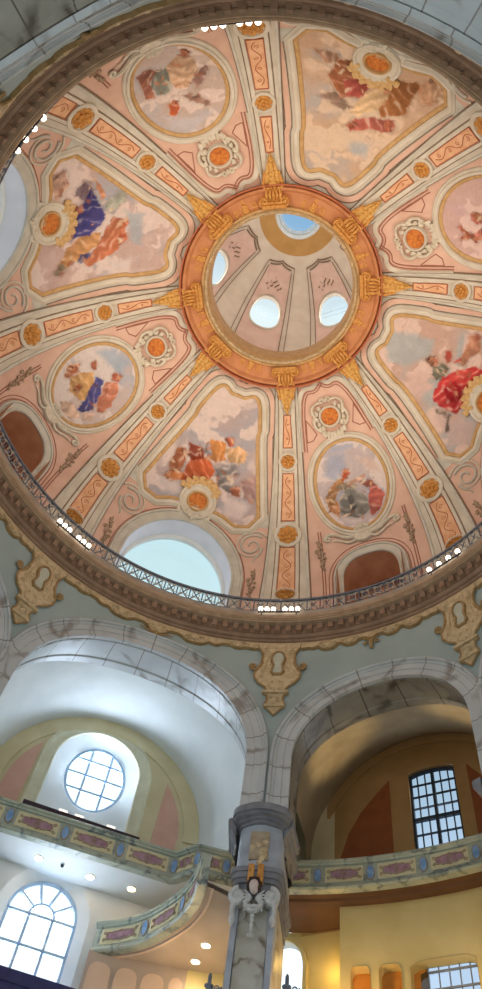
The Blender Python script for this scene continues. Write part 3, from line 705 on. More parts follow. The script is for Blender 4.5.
def dabs(key):
    """loose brush touches of flesh, linen and shadow among the figures"""
    if key in DABS: return DABS[key]
    rnd = random.Random(key*17+3); L_ = []
    polys = [q for q in PEOPLES[key]]
    for k in range(46):
        (poly, bb), hexc = rnd.choice(polys)
        cx = sum(p[0] for p in poly)/len(poly); cy = sum(p[1] for p in poly)/len(poly)
        x = cx+rnd.uniform(-.75, .75)*(bb[2]-bb[0])*.6; y = cy+rnd.uniform(-.75, .75)*(bb[3]-bb[1])*.6
        a = rnd.uniform(0, pi); l = rnd.uniform(.10, .26); w = l*rnd.uniform(.25, .5)
        c = rnd.choice([(200, 145, 112), (190, 125, 92), (222, 196, 168), (150, 92, 66), (104, 72, 58), (214, 182, 150), hexc, hexc])
        L_.append((x, y, cos(a), sin(a), l, w, Vector(lin(c))))
    DABS[key] = L_
    return L_
def paint_colour(key, da, t, seed):
    # metres on the dome: X to the right, Y up the meridian
    X, Y = -radians(da)*RT(t), S(t)
    w = noise.noise_vector(Vector((X*2.6, Y*2.6, seed)))
    w2 = noise.noise_vector(Vector((X*7, Y*7, seed+9)))
    Xw, Yw = X+.09*w[0]+.06*w2[0], Y+.09*w[1]+.06*w2[1]
    a, b, c = [rgb(h) for h in SKY[key]]
    n1 = noise.fractal(Vector((X*.5+w[0]*.3, Y*.75+w[1]*.3, seed+3)), 1.0, 2.0, 4)
    n2 = noise.fractal(Vector((X*.4, Y*.6, seed+20)), 1.0, 2.0, 3)
    col = a.lerp(b, smooth(-.2, .3, n1)).lerp(c, .8*smooth(-.05, .4, n2)*smooth(.25, -.2, n1))
    rim = smooth(.0, .10, n1)*smooth(.22, .10, n1)
    col = col*(1+.16*rim)*(1+.06*noise.noise(Vector((X*3.5, Y*3.5, seed+5))))
    near = 0.
    for i, (poly, hexc) in enumerate(PEOPLES[key]):
        xs0, ys0, xs1, ys1 = poly[1]
        if Xw < xs0-.25 or Xw > xs1+.25 or Yw < ys0-.25 or Yw > ys1+.25: continue
        d = inside(poly[0], Xw, Yw)
        if min(hexc) >= 155:      # open sky and cloud banks: soft, no drapery
            k = .8*smooth(-.12, .22, d+.1*n1)
            if k > 0: col = col.lerp(rgb(hexc)*(1+.12*noise.noise(Vector((X*2.5, Y*2.5, i*1.9)))), k)
            continue
        if max(hexc) < 200: near = max(near, smooth(-.2, .0, d))
        k = smooth(-.035, .035, d)
        if k <= 0:
            if max(hexc) < 190: col = col*(1-.22*smooth(-.12, -.02, d))
            continue
        base = rgb(hexc)
        th = (i*1.3+seed) % pi
        u = X*cos(th)+Y*sin(th)+.16*w[2]
        v = -X*sin(th)+Y*cos(th)
        ph = u*13+3.2*noise.noise(Vector((X*1.8, Y*1.8, i*3.1+seed)))+1.5*noise.noise(Vector((u*6, v*2, i*1.1)))
        fold = sin(ph)*(.45+.75*abs(noise.noise(Vector((X*2.2, Y*2.2, i+40.)))))
        side = smooth(-1, 1, ((X-(xs0+xs1)/2)*.5+(Y-(ys0+ys1)/2)*.8)/(.45*max(.25, ys1-ys0)))
        shade = (.72+.5*side)*(1+.29*fold+.15*noise.noise(Vector((X*9, Y*9, i*2.7))))
        cc = base*max(.3, shade)
        if fold > .42: cc = cc.lerp(Vector((.8, .68, .55)), .45*min(1, (fold-.42)/.4))
        col = col.lerp(cc, k*.95)
    if near > 0:
        for x, y, cs, sn, l, wd, c in dabs(key):
            dx, dy = Xw-x, Yw-y
            q = ((dx*cs+dy*sn)/l)**2+((-dx*sn+dy*cs)/wd)**2
            if q < 1: col = col.lerp(c*(1.15-.5*q), .7*near*smooth(1, .5, q))
    return col
PEOPLES = {}
for k_, l_ in PEOPLE.items():
    out_ = []
    for poly, hexc in l_:
        q = [(-radians(d)*RT(t), S(t)) for d, t in poly]
        out_.append(((q, (min(p[0] for p in q), min(p[1] for p in q), max(p[0] for p in q), max(p[1] for p in q))), hexc))
    PEOPLES[k_] = out_

def canvas(key, oval, root, org, nx=110, ny=110):
    V = []; Cc = []; F = []
    for i in range(nx+1):
        for j in range(ny+1):
            if oval:
                u, v = 2*i/nx-1, 2*j/ny-1
                # square -> disc
                x, y = u*sqrt(1-v*v/2), v*sqrt(1-u*u/2)
                t = OT+OB*1.02*y; da = -degrees(x*OA*1.02/RT(t))
            else:
                da = 16.75*(2*i/nx-1); lo, hi = rect_lo(da)-.004, rect_hi(da)+.004; t = lo+(hi-lo)*j/ny
            V.append(DP(da, t, .035)); Cc.append((da, t))
    for i in range(nx):
        for j in range(ny):
            k = i*(ny+1)+j; F.append((k, k+1, k+ny+2, k+ny+1))
    mb = MB().add(V, F); ob = mb.build('painted_scene', 'fresco', root, org, weld=False)
    ca = ob.data.color_attributes.new('paint', 'FLOAT_COLOR', 'POINT')
    seed = key*1.37
    for i, (da, t) in enumerate(Cc):
        c = paint_colour(key, da, t, seed); ca.data[i].color = (c[0], c[1], c[2], 1)
    return ob

RECT_S = chaikin([(-d, t) for d, t in RECT_HALF[::-1]]+RECT_HALF[1:], 2)
rect_ol = RECT_S           # from one bottom corner over the top to the other
rect_top = resample([xy(d, t) for d, t in rect_ol], .12)
low = [xy(-d, t) for d, t in RECT_LOW]
rect_all = rect_top+resample([xy(d, t) for d, t in RECT_LOW[:5]], .12)[1:]+resample(([xy(-d, t) for d, t in RECT_LOW[:5]])[::-1], .12)[:-1]
def open_frame(pts):  # orientation so that +p points outwards
    return pts
sgn_top = rect_top if True else rect_top
PAINTINGS = {22: 'large ceiling painting of an orange-robed group above the big bright dome window',
             112: 'large ceiling painting of figures in a deep blue robe at the upper left',
             202: 'large ceiling painting of brown and rose draped figures at the upper right',
             292: 'large ceiling painting of a bearded figure in a vivid red robe at the right edge',
             67: 'oval ceiling painting of winged children in blue and gold at the left',
             157: 'faded oval ceiling painting of a pale draped figure at the top left',
             247: 'oval ceiling painting with a figure holding a wooden cross at the right edge',
             337: 'oval ceiling painting of a red-haired figure in grey robes, right of the bottom rib'}
# frames shared by the copies
def area_sign(p): return sum(p[i-1][0]*p[i][1]-p[i][0]*p[i-1][1] for i in range(len(p)))
if area_sign(rect_all) < 0: rect_cl = rect_all[::-1]
else: rect_cl = rect_all
# with counter-clockwise order the sweep normal (dy, -dx) points outwards
rt = rect_top if area_sign(rect_top) > 0 else rect_top[::-1]
gilt = MB(); sweep(gilt, dm, rect_cl, [(-.03, .02), (-.03, .06), (.03, .10), (.11, .10), (.15, .05), (.15, -.02)], True)
stuc = MB(); sweep(stuc, dm, rect_cl, [(.15, -.02), (.15, .09), (.22, .15), (.34, .15), (.4, .08), (.46, .05), (.46, -.02)], True)
sl = MB()
sweep(sl, dm, rt, [(.50, -.01), (.50, .04), (.53, .04), (.53, -.01)]); sweep(sl, dm, rt, [(.77, -.01), (.77, .04), (.80, .04), (.80, -.01)])
pk = MB(); sweep(pk, dm, rt, [(.55, -.01), (.55, .025), (.76, .025), (.76, -.01)])
ov = [(OA*cos(radians(a)), S(OT+OB*sin(radians(a)))) for a in range(0, 360, 5)]
og = MB(); sweep(og, dm, ov, [(-.03, .02), (-.03, .06), (.03, .10), (.1, .10), (.14, .04), (.14, -.02)], True)
os_ = MB(); sweep(os_, dm, ov, [(.13, -.02), (.13, .1), (.18, .17), (.28, .17), (.31, .1), (.38, .1), (.42, .06), (.42, -.02)], True)
shared = {}
for key in (22, 112, 202, 292, 67, 157, 247, 337):
    oval = key in (67, 157, 247, 337)
    org = dm(0, S(.655)) if oval else dm(0, S(.55))
    ro = thing('ceiling_painting', org, PAINTINGS[key], 'painting', 'oval paintings in the dome' if oval else 'large shaped paintings in the dome')
    canvas(key, oval, ro, org)
    parts = [('gilt_edge', og, 'gilt_line'), ('stucco_frame', os_, 'cream')] if oval else [('gilt_edge', gilt, 'gilt_line'), ('stucco_frame', stuc, 'cream'), ('painted_line', sl, 'dark_line'), ('pink_band', pk, 'pink')]
    if oval not in shared:
        shared[oval] = [b.build(n, m, ro, org) for n, b, m in parts]
    else:
        for o in shared[oval]:
            c = o.copy(); COL.objects.link(c); c.parent = ro
    put(ro, org, key+.5)

# cream ground behind the shaped paintings' narrow end, and pink field lines in the oval sectors
a = MB()
def rg(t): return 0
holed(a, lambda d, t: DP(d, t, .012), arange(-22, 22, 30), .5, 1.2, (), 16)
tr = a
trim_ring('trim_4', [('ground', a, 'stone')], RECT)
lines = MB()
half = [(11.2, -.1), (11.3, .30), (11.7, .47)]
half2 = chaikin([(13.2, .86), (12.9, .99), (11.8, 1.08), (9, 1.125), (4, 1.115), (0, 1.145)], 3)
for s in (1, -1):
    for pl in (half, half2):
        for w in (0, .12):
            pts = resample([xy(s*d, t) for d, t in pl], .1)
            pr = [(w*s-.02, -.01), (w*s-.02, .03), (w*s+.02, .03), (w*s+.02, -.01)]
            sweep(lines, dm, pts, pr)
    tri = [xy(s*d, t) for d, t in ((11.9, .9), (11.2, 1.0), (7.6, .93), (9.5, .905))]
    sweep(lines, dm, resample(tri+[tri[0]], .1), half_round(.03, .03, 3))
lb = MB()
for s in (1, -1):
    pts = resample([xy(s*d, t) for d, t in half2], .1)
    sweep(lb, dm, pts, [(-.06*s, -.01), (-.06*s, .05), (-.26*s, .05), (-.26*s, -.01)])
trim_ring('trim_5', [('field_line', lines, 'red_line'), ('field_border', lb, 'cream')], OVAL)
# ------------------------------------------------------------------ medallions and stucco on the dome
PN = {22: 'orange-robed painting', 112: 'blue-robed painting', 202: 'brown-and-rose painting', 292: 'red-robed painting',
      67: 'left oval painting', 157: 'top-left oval painting', 247: 'cross-bearer oval painting', 337: 'grey-robed oval painting'}
RK, OK_ = [22, 112, 202, 292], [67, 157, 247, 337]

def medallion(t, r, low):
    f = sh(0, S(t)); org = dm(0, S(t))
    root = thing('orange_medallion', org, cat='medallion', group='medallions at the foot of the large paintings' if low else 'medallions above the oval paintings')
    g = MB()
    V = []; F = []; nr, na = 10, 40
    for i in range(nr+1):
        for k in range(na):
            q = r*i/nr; a = 2*pi*k/na; x, y = q*cos(a), q*sin(a)
            h = .14+.05*noise.noise(Vector((x*6, y*6, r*9)))+.03*noise.noise(Vector((x*13, y*13, 4)))
            V.append(f(x, y, h if i < nr else .12))
    for i in range(nr):
        for k in range(na): F.append((i*na+k, i*na+(k+1) % na, (i+1)*na+(k+1) % na, (i+1)*na+k))
    o_d = g.add(V, F).build('relief_disc', 'medal', root, org)
    g = MB(); sweep(g, f, arc(0, 0, r, r, 0, 2*pi, 40)[:-1], [(-.02, .05), (-.02, .16), (.02, .22), (.07, .22), (.11, .15), (.11, -.02)], True)
    g.build('gilt_rim' if low else 'rim', 'gilt_line' if low else 'cream', o_d, org)
    if low:
        g = MB(); sweep(g, f, arc(0, 0, r+.26, r+.26, 0, 2*pi, 40)[:-1], [(-.17, -.02), (-.17, .16), (-.08, .13), (.05, .13), (.12, .2), (.2, .2), (.24, .1), (.24, -.02)], True)
        g.build('stucco_ring', 'cream', root, org)
        # curled shell crest towards the picture
        g = MB()
        for k in range(-3, 4):
            a = pi/2+k*.3; rr = r+.42+.14*cos(k*.4)
            blob(g, f, rr*cos(a), rr*sin(a), .14, .2, .2, .11, k)
            blob(g, f, (rr+.2)*cos(a+.12), (rr+.2)*sin(a+.12), .11, .17, .17, .08, k+5)
        g.build('gilded_shell_crest', 'gold_pale', root, org)
        for s in (1, -1):
            g = MB()
            pts = [(s*x, y) for x, y in bez((.25, -.62), (.6, -.55), (.85, -.35), (.78, -.75), 10)+spiral(.66, -.72, .14, 0, 1.2, -1, 12)]
            rope(g, f, pts, .075, .04, z=.1); g.build('scroll', 'pale', root, org)
        g = MB()
        for k in range(5): blob(g, f, (k-2)*.13, -.72-.1*(2-abs(k-2)), .12, .1, .16, .09, k)
        g.build('leaf_spray', 'pale', root, org)
    else:
        for s in (1, -1):
            g = MB()
            pts = [(s*x, y) for x, y in bez((.12, .74), (.55, .95), (.95, .55), (.72, .15), 12)]
            rope(g, f, pts, .05, .085, z=.10)
            pts = [(s*x, y) for x, y in bez((.72, .15), (.92, -.1), (.92, -.45), (.6, -.62), 10)+spiral(.55, -.5, .14, -1.4, 1.2, 1, 12)]
            rope(g, f, pts, .085, .04, z=.10); g.build('scroll', 'pale', root, org)
            g = MB()
            for k in range(5):
                a = .9-.42*k; blob(g, f, s*.68*cos(a), .66*sin(a), .1, .10, .15, .08, k)
            g.build('leaf_border', 'pale', root, org)
        g = MB()
        for k in range(-3, 4):
            blob(g, f, k*.17, -.85-.10*cos(k*.8), .12, .12, .19, .09, k+2)
            blob(g, f, k*.12, -1.05, .10, .09, .13, .07, k)
        g.build('leaf_spray', 'pale', root, org)
        g = MB()
        for s in (1, -1): rope(g, f, [(s*x, y) for x, y in spiral(.16, .84, .14, pi, 1.3, -1, 14)], .05, .03, z=.1)
        blob(g, f, 0, .85, .1, .1, .12, .08); g.build('crest', 'pale', root, org)
    return root, org
M['gold_pale'] = mat('pale_gilded_stucco', 'd9b683', 'c79e62', 6., rough=.55, bump=.4)
ro, org = medallion(.99, .45, 0)
ring_copies(ro, org, [(a+.3, 'orange relief medallion in scrolled stucco, on the oculus side of the %s' % PN[k]) for a, k in zip(OVAL, OK_)])
ro, org = medallion(.553, .45, 1)
ring_copies(ro, org, [(a+.4, 'orange relief medallion with shell crest at the foot of the %s' % PN[k]) for a, k in zip(RECT, RK)])

# long ribbon cartouche between each oval and its small arch
f = sh(0, S(.405)); org = dm(0, S(.405))
ro = thing('stucco_cartouche', org, cat='stucco ornament', group='ribbon cartouches below the ovals')
g = MB(); plate(g, f, arc(0, 0, .42, .3, 0, 2*pi, 24)[:-1], -.02, .14); o_h = g.build('shield', 'pale', ro, org)
g = MB(); sweep(g, f, arc(0, 0, .42, .3, 0, 2*pi, 24)[:-1], half_round(.07, .2), True); g.build('shield_rim', 'cream', o_h, org)
for s in (1, -1):
    g = MB()
    rope(g, f, [(s*x, y) for x, y in bez((.42, .1), (.8, -.2), (1.2, .5), (1.65, .35), 14)+spiral(1.68, .18, .17, pi/2, 1.2, -1, 12)], .11, .05, z=.09)
    rope(g, f, [(s*x, y) for x, y in bez((.4, -.15), (.8, -.45), (1.1, .15), (1.5, .0), 12)], .08, .03, z=.08)
    g.build('ribbon_scroll', 'pale', ro, org)
g = MB()
for k in range(-2, 3): blob(g, f, k*.14, .38+.06*(2-abs(k)), .12, .1, .14, .08, k)
g.build('leaf_crest', 'pale', ro, org)
ring_copies(ro, org, [(a+.3, 'pale ribbon-shaped stucco cartouche between the %s and its small arch' % PN[k]) for a, k in zip(OVAL, OK_)])

# shell volutes and flower drops beside the window arches
def volute(s):
    f = sh(s*da2x(16.4, .40), S(.40)); org = dm(s*da2x(16.4, .40), S(.40))
    ro = thing('stucco_volute', org, cat='stucco ornament', group='shell volutes beside the big windows')
    g = MB(); rope(g, f, [(-s*x, y) for x, y in spiral(0, 0, .62, 2.2, 1.4, -1, 26, .2)], .06, .04, z=.05); g.build('spiral', 'stone', ro, org)
    g = MB(); rope(g, f, [(-s*x, y) for x, y in spiral(0, 0, .82, 2.4, .75, -1, 20, .7)], .05, .03, z=.04); g.build('outer_curl', 'cream', ro, org)
    g = MB(); rope(g, f, [(-s*x, y) for x, y in bez((-.5, -.1), (-.55, -.6), (-.2, -.6), (-.28, -.95), 10)], .07, .03, z=.05); g.build('tail', 'stone', ro, org)
    return ro, org
def flowers(s, da, t, kind):
    f = sh(s*da2x(da, t), S(t)); org = dm(s*da2x(da, t), S(t))
    ro = thing('stucco_flower_drop', org, cat='stucco ornament', group='flower drops beside the %s arches' % kind)
    random.seed(3)
    g = MB(); rope(g, f, bez((0, .75), (.1, .3), (-.1, -.3), (.02, -.85)), .03, .02, z=.03)
    g.build('stem', 'relief', ro, org)
    g = MB()
    for k in range(15):
        y = .55-k*.09; blob(g, f, random.uniform(-.2, .2)*(1-abs(y)*.6), y, .06, .09, .08, .05, k, 7, 4)
    g.build('flowers', 'flower', ro, org)
    g = MB()
    for k in range(3): blob(g, f, random.uniform(-.1, .1), -.8-k*.1, .05, .07, .07, .04, k, 7, 4)
    g.build('bud', 'flower', ro, org)
    return ro, org
M['flower'] = mat('taupe_stucco_flowers', 'b39a80', '9c8268', 8., bump=.4)
for s, side in ((1, 'right'), (-1, 'left')):
    ro, org = volute(s)
    ring_copies(ro, org, [(a, 'spiral shell volute on the %s side of the arch below the %s' % ('anticlockwise' if s < 0 else 'clockwise', PN[k])) for a, k in zip(RECT, RK)])
    ro, org = flowers(s, 17.6, .20, 'big')
    ring_copies(ro, org, [(a, 'taupe flower drop on the %s side of the big window below the %s' % ('anticlockwise' if s < 0 else 'clockwise', PN[k])) for a, k in zip(RECT, RK)])
    ro, org = flowers(s, 11.0 if s > 0 else 11.3, .36, 'small')
    ring_copies(ro, org, [(a, 'taupe flower drop on the %s side of the small arch below the %s' % ('anticlockwise' if s < 0 else 'clockwise', PN[k])) for a, k in zip(OVAL, OK_)])

# ------------------------------------------------------------------ oculus ring
b = MB(); revolve(b, [(4.62, 37.22), (4.55, 37.1), (4.46, 37.12), (4.4, 37.2), (4.36, 37.28), (3.72, 37.47)], 128)
i1 = MB(); revolve(i1, [(3.74, 37.46), (3.7, 37.34), (3.62, 37.32), (3.56, 37.4), (3.5, 37.38), (3.46, 37.42), (3.38, 37.6), (3.36, 38.0), (3.38, 38.7)], 128)
bd = MB()
V = []; F = []; n = 360
for i in range(n):
    a = 2*pi*i/n; q = .03 if i % 2 else 0
    for r, z in ((3.58, 37.36), (3.54-q, 37.30-q), (3.46-q, 37.34-q), (3.43, 37.44)): V.append((-r*sin(a), r*cos(a), z))
for i in range(n):
    j = (i+1) % n
    for k in range(3): F.append((i*4+k, j*4+k, j*4+k+1, i*4+k+1))
bd.add(V, F)
ol = MB(); revolve(ol, [(4.7, 37.3), (4.7, 37.0), (4.64, 37.0), (4.62, 37.3)], 128)
trim_ring('trim_6', [('oculus_ring', b, 'salmon'), ('inner_moulding', i1, 'gilt_line'), ('beading', bd, 'ornament'), ('outer_line', ol, 'motif')], [0])

M['gold_bright'] = mat('bright_gilding', 'e0b062', 'c48f48', 9., rough=.42, metal=.15, bump=.4)
# gilded brackets where the ribs meet the ring
tB = 1.205; yB = S(tB)
f0 = sh(0, yB); org = dm(0, yB)
f = lambda x, y, h=0.: f0(x*1.3, y*1.25, h*1.3+.10)
ro = thing('gilded_bracket', org, cat='bracket', group='gilded capitals round the oculus')
g = MB(); box(g, f, -.44, .44, .18, .30, -.1, .34); box(g, f, -.38, .38, .08, .2, -.1, .28); g.build('abacus', 'gold', ro, org)
g = MB(); box(g, f, -.30, .30, -.42, .12, -.1, .2)
for k in range(-2, 3): blob(g, f, k*.12, -.15, .2, .07, .25, .09, k)
g.build('capital_body', 'gold', ro, org)
for s in (1, -1):
    g = MB(); rope(g, f, [(s*x, y) for x, y in spiral(.36, .08, .17, pi/2, 1.6, -1, 20)], .05, .035, z=.26)
    lathe(g, f, s*.36, .08, [(.17, -.05), (.17, .2), (.1, .24)], 16); g.build('volute', 'gold', ro, org)
    g = MB(); rope(g, f, [(s*x, y) for x, y in bez((.3, -.4), (.38, -.6), (.2, -.8), (.27, -.98), 8)], .07, .04, z=.12); g.build('side_leaf', 'gold', ro, org)
g = MB(); plate(g, f, [(-.27, -.4), (.27, -.4), (.22, -.9), (.1, -1.35), (0, -1.6), (-.1, -1.35), (-.22, -.9)][::-1], -.05, .12); o_p = g.build('pendant', 'gold_bright', ro, org)
g = MB()
for k in range(6): blob(g, f, 0, -.5-k*.18, .13, .16-k*.02, .13, .08, k)
g.build('husk_chain', 'gold_bright', o_p, org)
ring_copies(ro, org, [(az, 'gilded bracket capital where the %s meets the oculus ring' % nm) for az, nm in zip(RIBS, RIBN)])

# gilded double scrolls between the brackets on the ring
y0 = S(1.225); f0 = sh(0, y0); org = dm(0, y0); f = lambda x, y, h=0.: f0(x*.82, y*1.15, h*1.2+.16)
ro = thing('gilded_double_scroll', org, cat='ornament', group='gilded scrolls on the oculus ring')
for s in (1, -1):
    g = MB(); rope(g, f, [(s*x, y) for x, y in bez((.05, -.1), (.2, .3), (.5, .25), (.66, .02), 10)+spiral(.52, -.02, .16, 0, 1.3, -1, 16)], .06, .04, z=.06)
    rope(g, f, [(s*x, y) for x, y in bez((.1, .05), (.25, -.25), (.5, -.2), (.78, -.12), 10)], .05, .03, z=.05); g.build('scroll', 'gold', ro, org)
g = MB(); lathe(g, f, 0, 0, [(.2, -.1), (.18, .12), (.08, .16)], 20, 1, 1.2, pet=5, amp=.2); g.build('flower', 'gold', ro, org)
g = MB(); plate(g, f, [(-.09, -.2), (.09, -.2), (.03, -.5), (-.03, -.5)][::-1], -.05, .08); g.build('pendant', 'gold', ro, org)
ring_copies(ro, org, [(a, 'gilded double scroll on the oculus ring facing the %s' % PN[int(a)]) for a in sorted(RECT+OVAL)])

# ------------------------------------------------------------------ upper dome seen through the oculus
UPROF = [(38.6, 7.5), (42, 7.42), (46, 7.3), (49, 7.02), (51, 6.75), (53, 6.38), (54, 6.1), (55, 5.6), (56, 4.95), (56.6, 4.4), (57, 3.9), (57.6, 2.7)]
def ur(z): return interp(UPROF, z)
def up(az, z, off=0.):
    a = radians(az); r = ur(z)-off; return (-r*sin(a), r*cos(a), z-off*.5)
UW = [20.8+45*k for k in range(8)]
ZC, UB, WD = 53.5, 1.68, 9.4
def uell(c, k=1.): 
    return (c-WD*k, c+WD*k, lambda x: ZC-UB*k*max(0, 1-abs((x-c)/(WD*k))**2.4)**(1/2.4), lambda x: ZC+UB*k*max(0, 1-abs((x-c)/(WD*k))**2.4)**(1/2.4))
uh = [uell(c) for c in UW]
b = MB(); holed(b, up, arange(-10, 350, 120)+[c+WD*sin(radians(k)) for c in UW for k in range(-90, 91, 12)], 38.6, 57.6, uh, 40)
revolve(b, [(3.38, 38.6), (7.5, 38.6)], 96)
o = b.build('wall_upper', 'cone_cream', angle=60); tag(o, kind='structure')
pkm = MB(); ln = MB()
def pw_(z): return 12.3
for c in UW:
    holed(pkm, lambda x, z: up(x, z, .05), arange(c-12.3, c+12.3, 20), 38.7, lambda x, c=c: 57.2-.18*abs((x-c)/12.3)**.7, [uell(c, 1.14)], 36)
    for s in (1, -1):
        for off in (12.4, 15.2):
            zz = arange(38.7, 57.15 if off > 13 else 57.0, 60); V = []
            for z in zz:
                d = degrees(.05/ur(z)); V += [up(c+s*off, z, .07), up(c+s*(off+d), z, .07)]
            ln.add(V, [(2*q, 2*q+1, 2*q+3, 2*q+2) for q in range(60)])
    for off, zt in ((15.2, 57.28), (12.4, 57.2)):
        V = []
        for q in range(13):
            u = -1+2*q/12; z = zt-.16*abs(u)**.7; V += [up(c+u*off, z, .07), up(c+u*off, z+.045, .07)]
        ln.add(V, [(2*q, 2*q+1, 2*q+3, 2*q+2) for q in range(12)])
    for q in range(5):
        V = []
        for w_ in range(5):
            az, z = c+(q-2)*2.6+1.6*sin(w_*1.3+q), 56.2-.25*abs(q-2)+.1*w_; V += [up(az, z, .07), up(az+.8, z+.06, .07)]
        ln.add(V, [(2*k, 2*k+1, 2*k+3, 2*k+2) for k in range(4)])
trim_ring('trim_7', [('pink_panel', pkm, 'cone_pink'), ('panel_line', ln, 'dark_line')], [0])
for i, c in enumerate(UW):
    pts = []
    for k in range(40):
        a = 2*pi*k/40; cs, sn = cos(a), sin(a)
        rr = (abs(cs)**2.4+abs(sn)**2.4)**(-1/2.4); pts.append((c+WD*rr*cs, ZC+UB*rr*sn))
    a = radians(c); o3 = Vector((-sin(a), cos(a), .35))
    V = []
    for az, z in pts:
        p = Vector(up(az, z)); cen = Vector(up(c, ZC))
        V += [tuple(p+(p-cen)*.12-o3*.06), tuple(p-o3*.09), tuple(p+o3*.12)]
    n = len(pts); b = MB(); b.add(V, [(3*k+j, 3*k+j+1, 3*((k+1) % n)+j+1, 3*((k+1) % n)+j) for k in range(n) for j in (0, 1)])
    w = b.build('window_%d' % (10+i), 'cone_cream'); tag(w, kind='structure')
    g = MB(); g.add([V[3*k+2] for k in range(n)], [tuple(range(n))]); g.build('pane', 'glass', w)
    if i == 7:
        bar_ = MB()
        for z in (53.1, 53.6):
            p, q = Vector(up(c-8.5, z)), Vector(up(c+8.5, z+.4)); up_v = Vector((0, 0, .05)); bar_.add([p+o3*.1, q+o3*.1, q+o3*.1+up_v, p+o3*.1+up_v], [(0, 1, 2, 3)])
        bar_.build('guard_wire', 'dark_bar', w)
b = MB(); revolve(b, [(2.78, 57.55), (2.6, 57.62), (1.62, 57.85)], 64); tag(b.build('trim_8', 'tan_disc'), kind='structure')
b = MB(); revolve(b, [(1.68, 57.82), (1.6, 57.76), (1.5, 57.95), (1.52, 58.5), (1.4, 58.55), (1.4, 58.7)], 48); w = b.build('window_30', 'white'); tag(w, kind='structure')
g = MB(); V = [(1.45*cos(2*pi*k/32), 1.45*sin(2*pi*k/32), 58.6) for k in range(32)]; g.add(V, [tuple(range(32))]); g.build('pane', 'glass', w)
g = MB(); revolve(g, [(1.3, 58.3), (1.22, 58.3), (1.22, 58.38), (1.3, 58.38)], 32)
for k in range(12):
    a = 2*pi*k/12; d = Vector((cos(a), sin(a), 0)); e = Vector((-sin(a), cos(a), 0))*.03
    g.add([d*1.24+e+Vector((0, 0, 58.35)), d*1.24-e+Vector((0, 0, 58.35)), d*1.45-e+Vector((0, 0, 58.0)), d*1.45+e+Vector((0, 0, 58.0))], [(0, 1, 2, 3)])
g.build('inner_balustrade', 'white', w)

# ------------------------------------------------------------------ cornice at the foot of the dome
b = MB()
revolve(b, [(11.0, 25.30), (10.95, 25.30), (10.95, 25.38), (10.90, 25.40), (10.88, 25.48), (10.80, 25.50), (10.74, 25.58), (10.74, 25.64), (10.72, 25.64)], 256)
c_lo = b
b = MB()
revolve(b, [(10.60, 25.98), (10.40, 26.00), (10.38, 26.06), (10.345, 26.06), (10.345, 26.12), (10.30, 26.14), (10.285, 26.22), (10.285, 26.28), (10.33, 26.30), (10.44, 26.32), (10.44, 26.36), (11.85, 26.36)], 256)
c_hi = b
NT = 156; V = []; F = []
prof = lambda q: [(10.74, 25.64), (10.70-q, 25.66), (10.70-q, 25.93), (10.62-q*.9, 25.99)]
for i in range(NT):
    for k, q in ((0, 0), (.48, 0), (.5, .16), (.98, .16)):
        a = 2*pi*(i+k)/NT
        for r, z in prof(q): V.append((-r*sin(a), r*cos(a), z))
n = NT*4
for i in range(n):
    j = (i+1) % n
    for k in range(3): F.append((i*4+k, j*4+k, j*4+k+1, i*4+k+1))
dn = MB().add(V, F)
pl = MB(); revolve(pl, [(10.44, 26.34), (10.44, 26.72), (10.52, 26.74), (10.62, 26.74), (10.62, 26.36)], 256)
fl = MB(); revolve(fl, [(10.96, 25.34), (10.92, 25.31), (10.90, 25.24), (10.96, 25.20), (11.0, 25.18)], 256)
trim_ring('trim_9', [('cornice', c_hi, 'brown_light'), ('bed_moulding', c_lo, 'brown'), ('dentil_course', dn, 'brown'), ('plinth', pl, 'stone_grey'), ('lower_fillet', fl, 'ornament')] if 'stone_grey' in M else
          [('cornice', c_hi, 'brown_light'), ('bed_moulding', c_lo, 'brown'), ('dentil_course', dn, 'brown'), ('plinth', pl, 'relief'), ('lower_fillet', fl, 'ornament')], [0])

# ------------------------------------------------------------------ iron gallery railing, one length between each pair of ribs
RR = 10.53
def rf(x, y, h=0.):
    a = -x/RR; r = RR-h; return (-r*sin(a), r*cos(a), y)
def railing(half):
    org = rf(0, 26.74)
    ro = thing('iron_railing', org, cat='railing', group='wrought iron railing lengths')
    W = RR*radians(half)
    g = MB(); box_n = 24
    sweep(g, lambda x, y, h=0.: rf(x, y, h), [(-W+2*W*i/box_n, 27.58) for i in range(box_n+1)], [(-.05, -.05), (-.05, .05), (.05, .05), (.05, -.05), (-.05, -.05)]); g.build('handrail', 'iron', ro, org)
    g = MB(); sweep(g, rf, [(-W+2*W*i/box_n, 26.80) for i in range(box_n+1)], [(-.03, -.03), (-.03, .03), (.03, .03), (.03, -.03), (-.03, -.03)]); g.build('bottom_rail', 'iron', ro, org)
    n = int(2*W/.52); d = 2*W/n
    for i in range(n):
        dk = MB(); lt = MB()
        x = -W+d*(i+.5); y = 27.19
        rope(dk, rf, [(x-d/2, 26.82), (x-d/2, 27.56)], .026, n=4)
        for s in (1, -1):
            rope(dk, rf, bez((x-s*d*.48, 26.83), (x-s*d*.1, 26.95), (x+s*d*.1, 27.42), (x+s*d*.48, 27.55), 6), .03, n=4)
            rope(lt, rf, [(x+s*q, yy) for q, yy in spiral(.12, 27.36, .1, 0, 1.1, 1, 8)], .022, n=4, z=.03)
            rope(lt, rf, [(x+s*q, yy) for q, yy in spiral(.12, 27.01, .1, 0, 1.1, -1, 8)], .022, n=4, z=.03)
        rope(lt, rf, arc(x, y, .15, .2, 0, 2*pi, 12), .018, n=4, z=.03)
        o_l = dk.build('lattice', 'iron', ro, org); lt.build('scrollwork', 'iron_gilt', o_l, org)
    return ro, org
ro, org = railing(25.4)
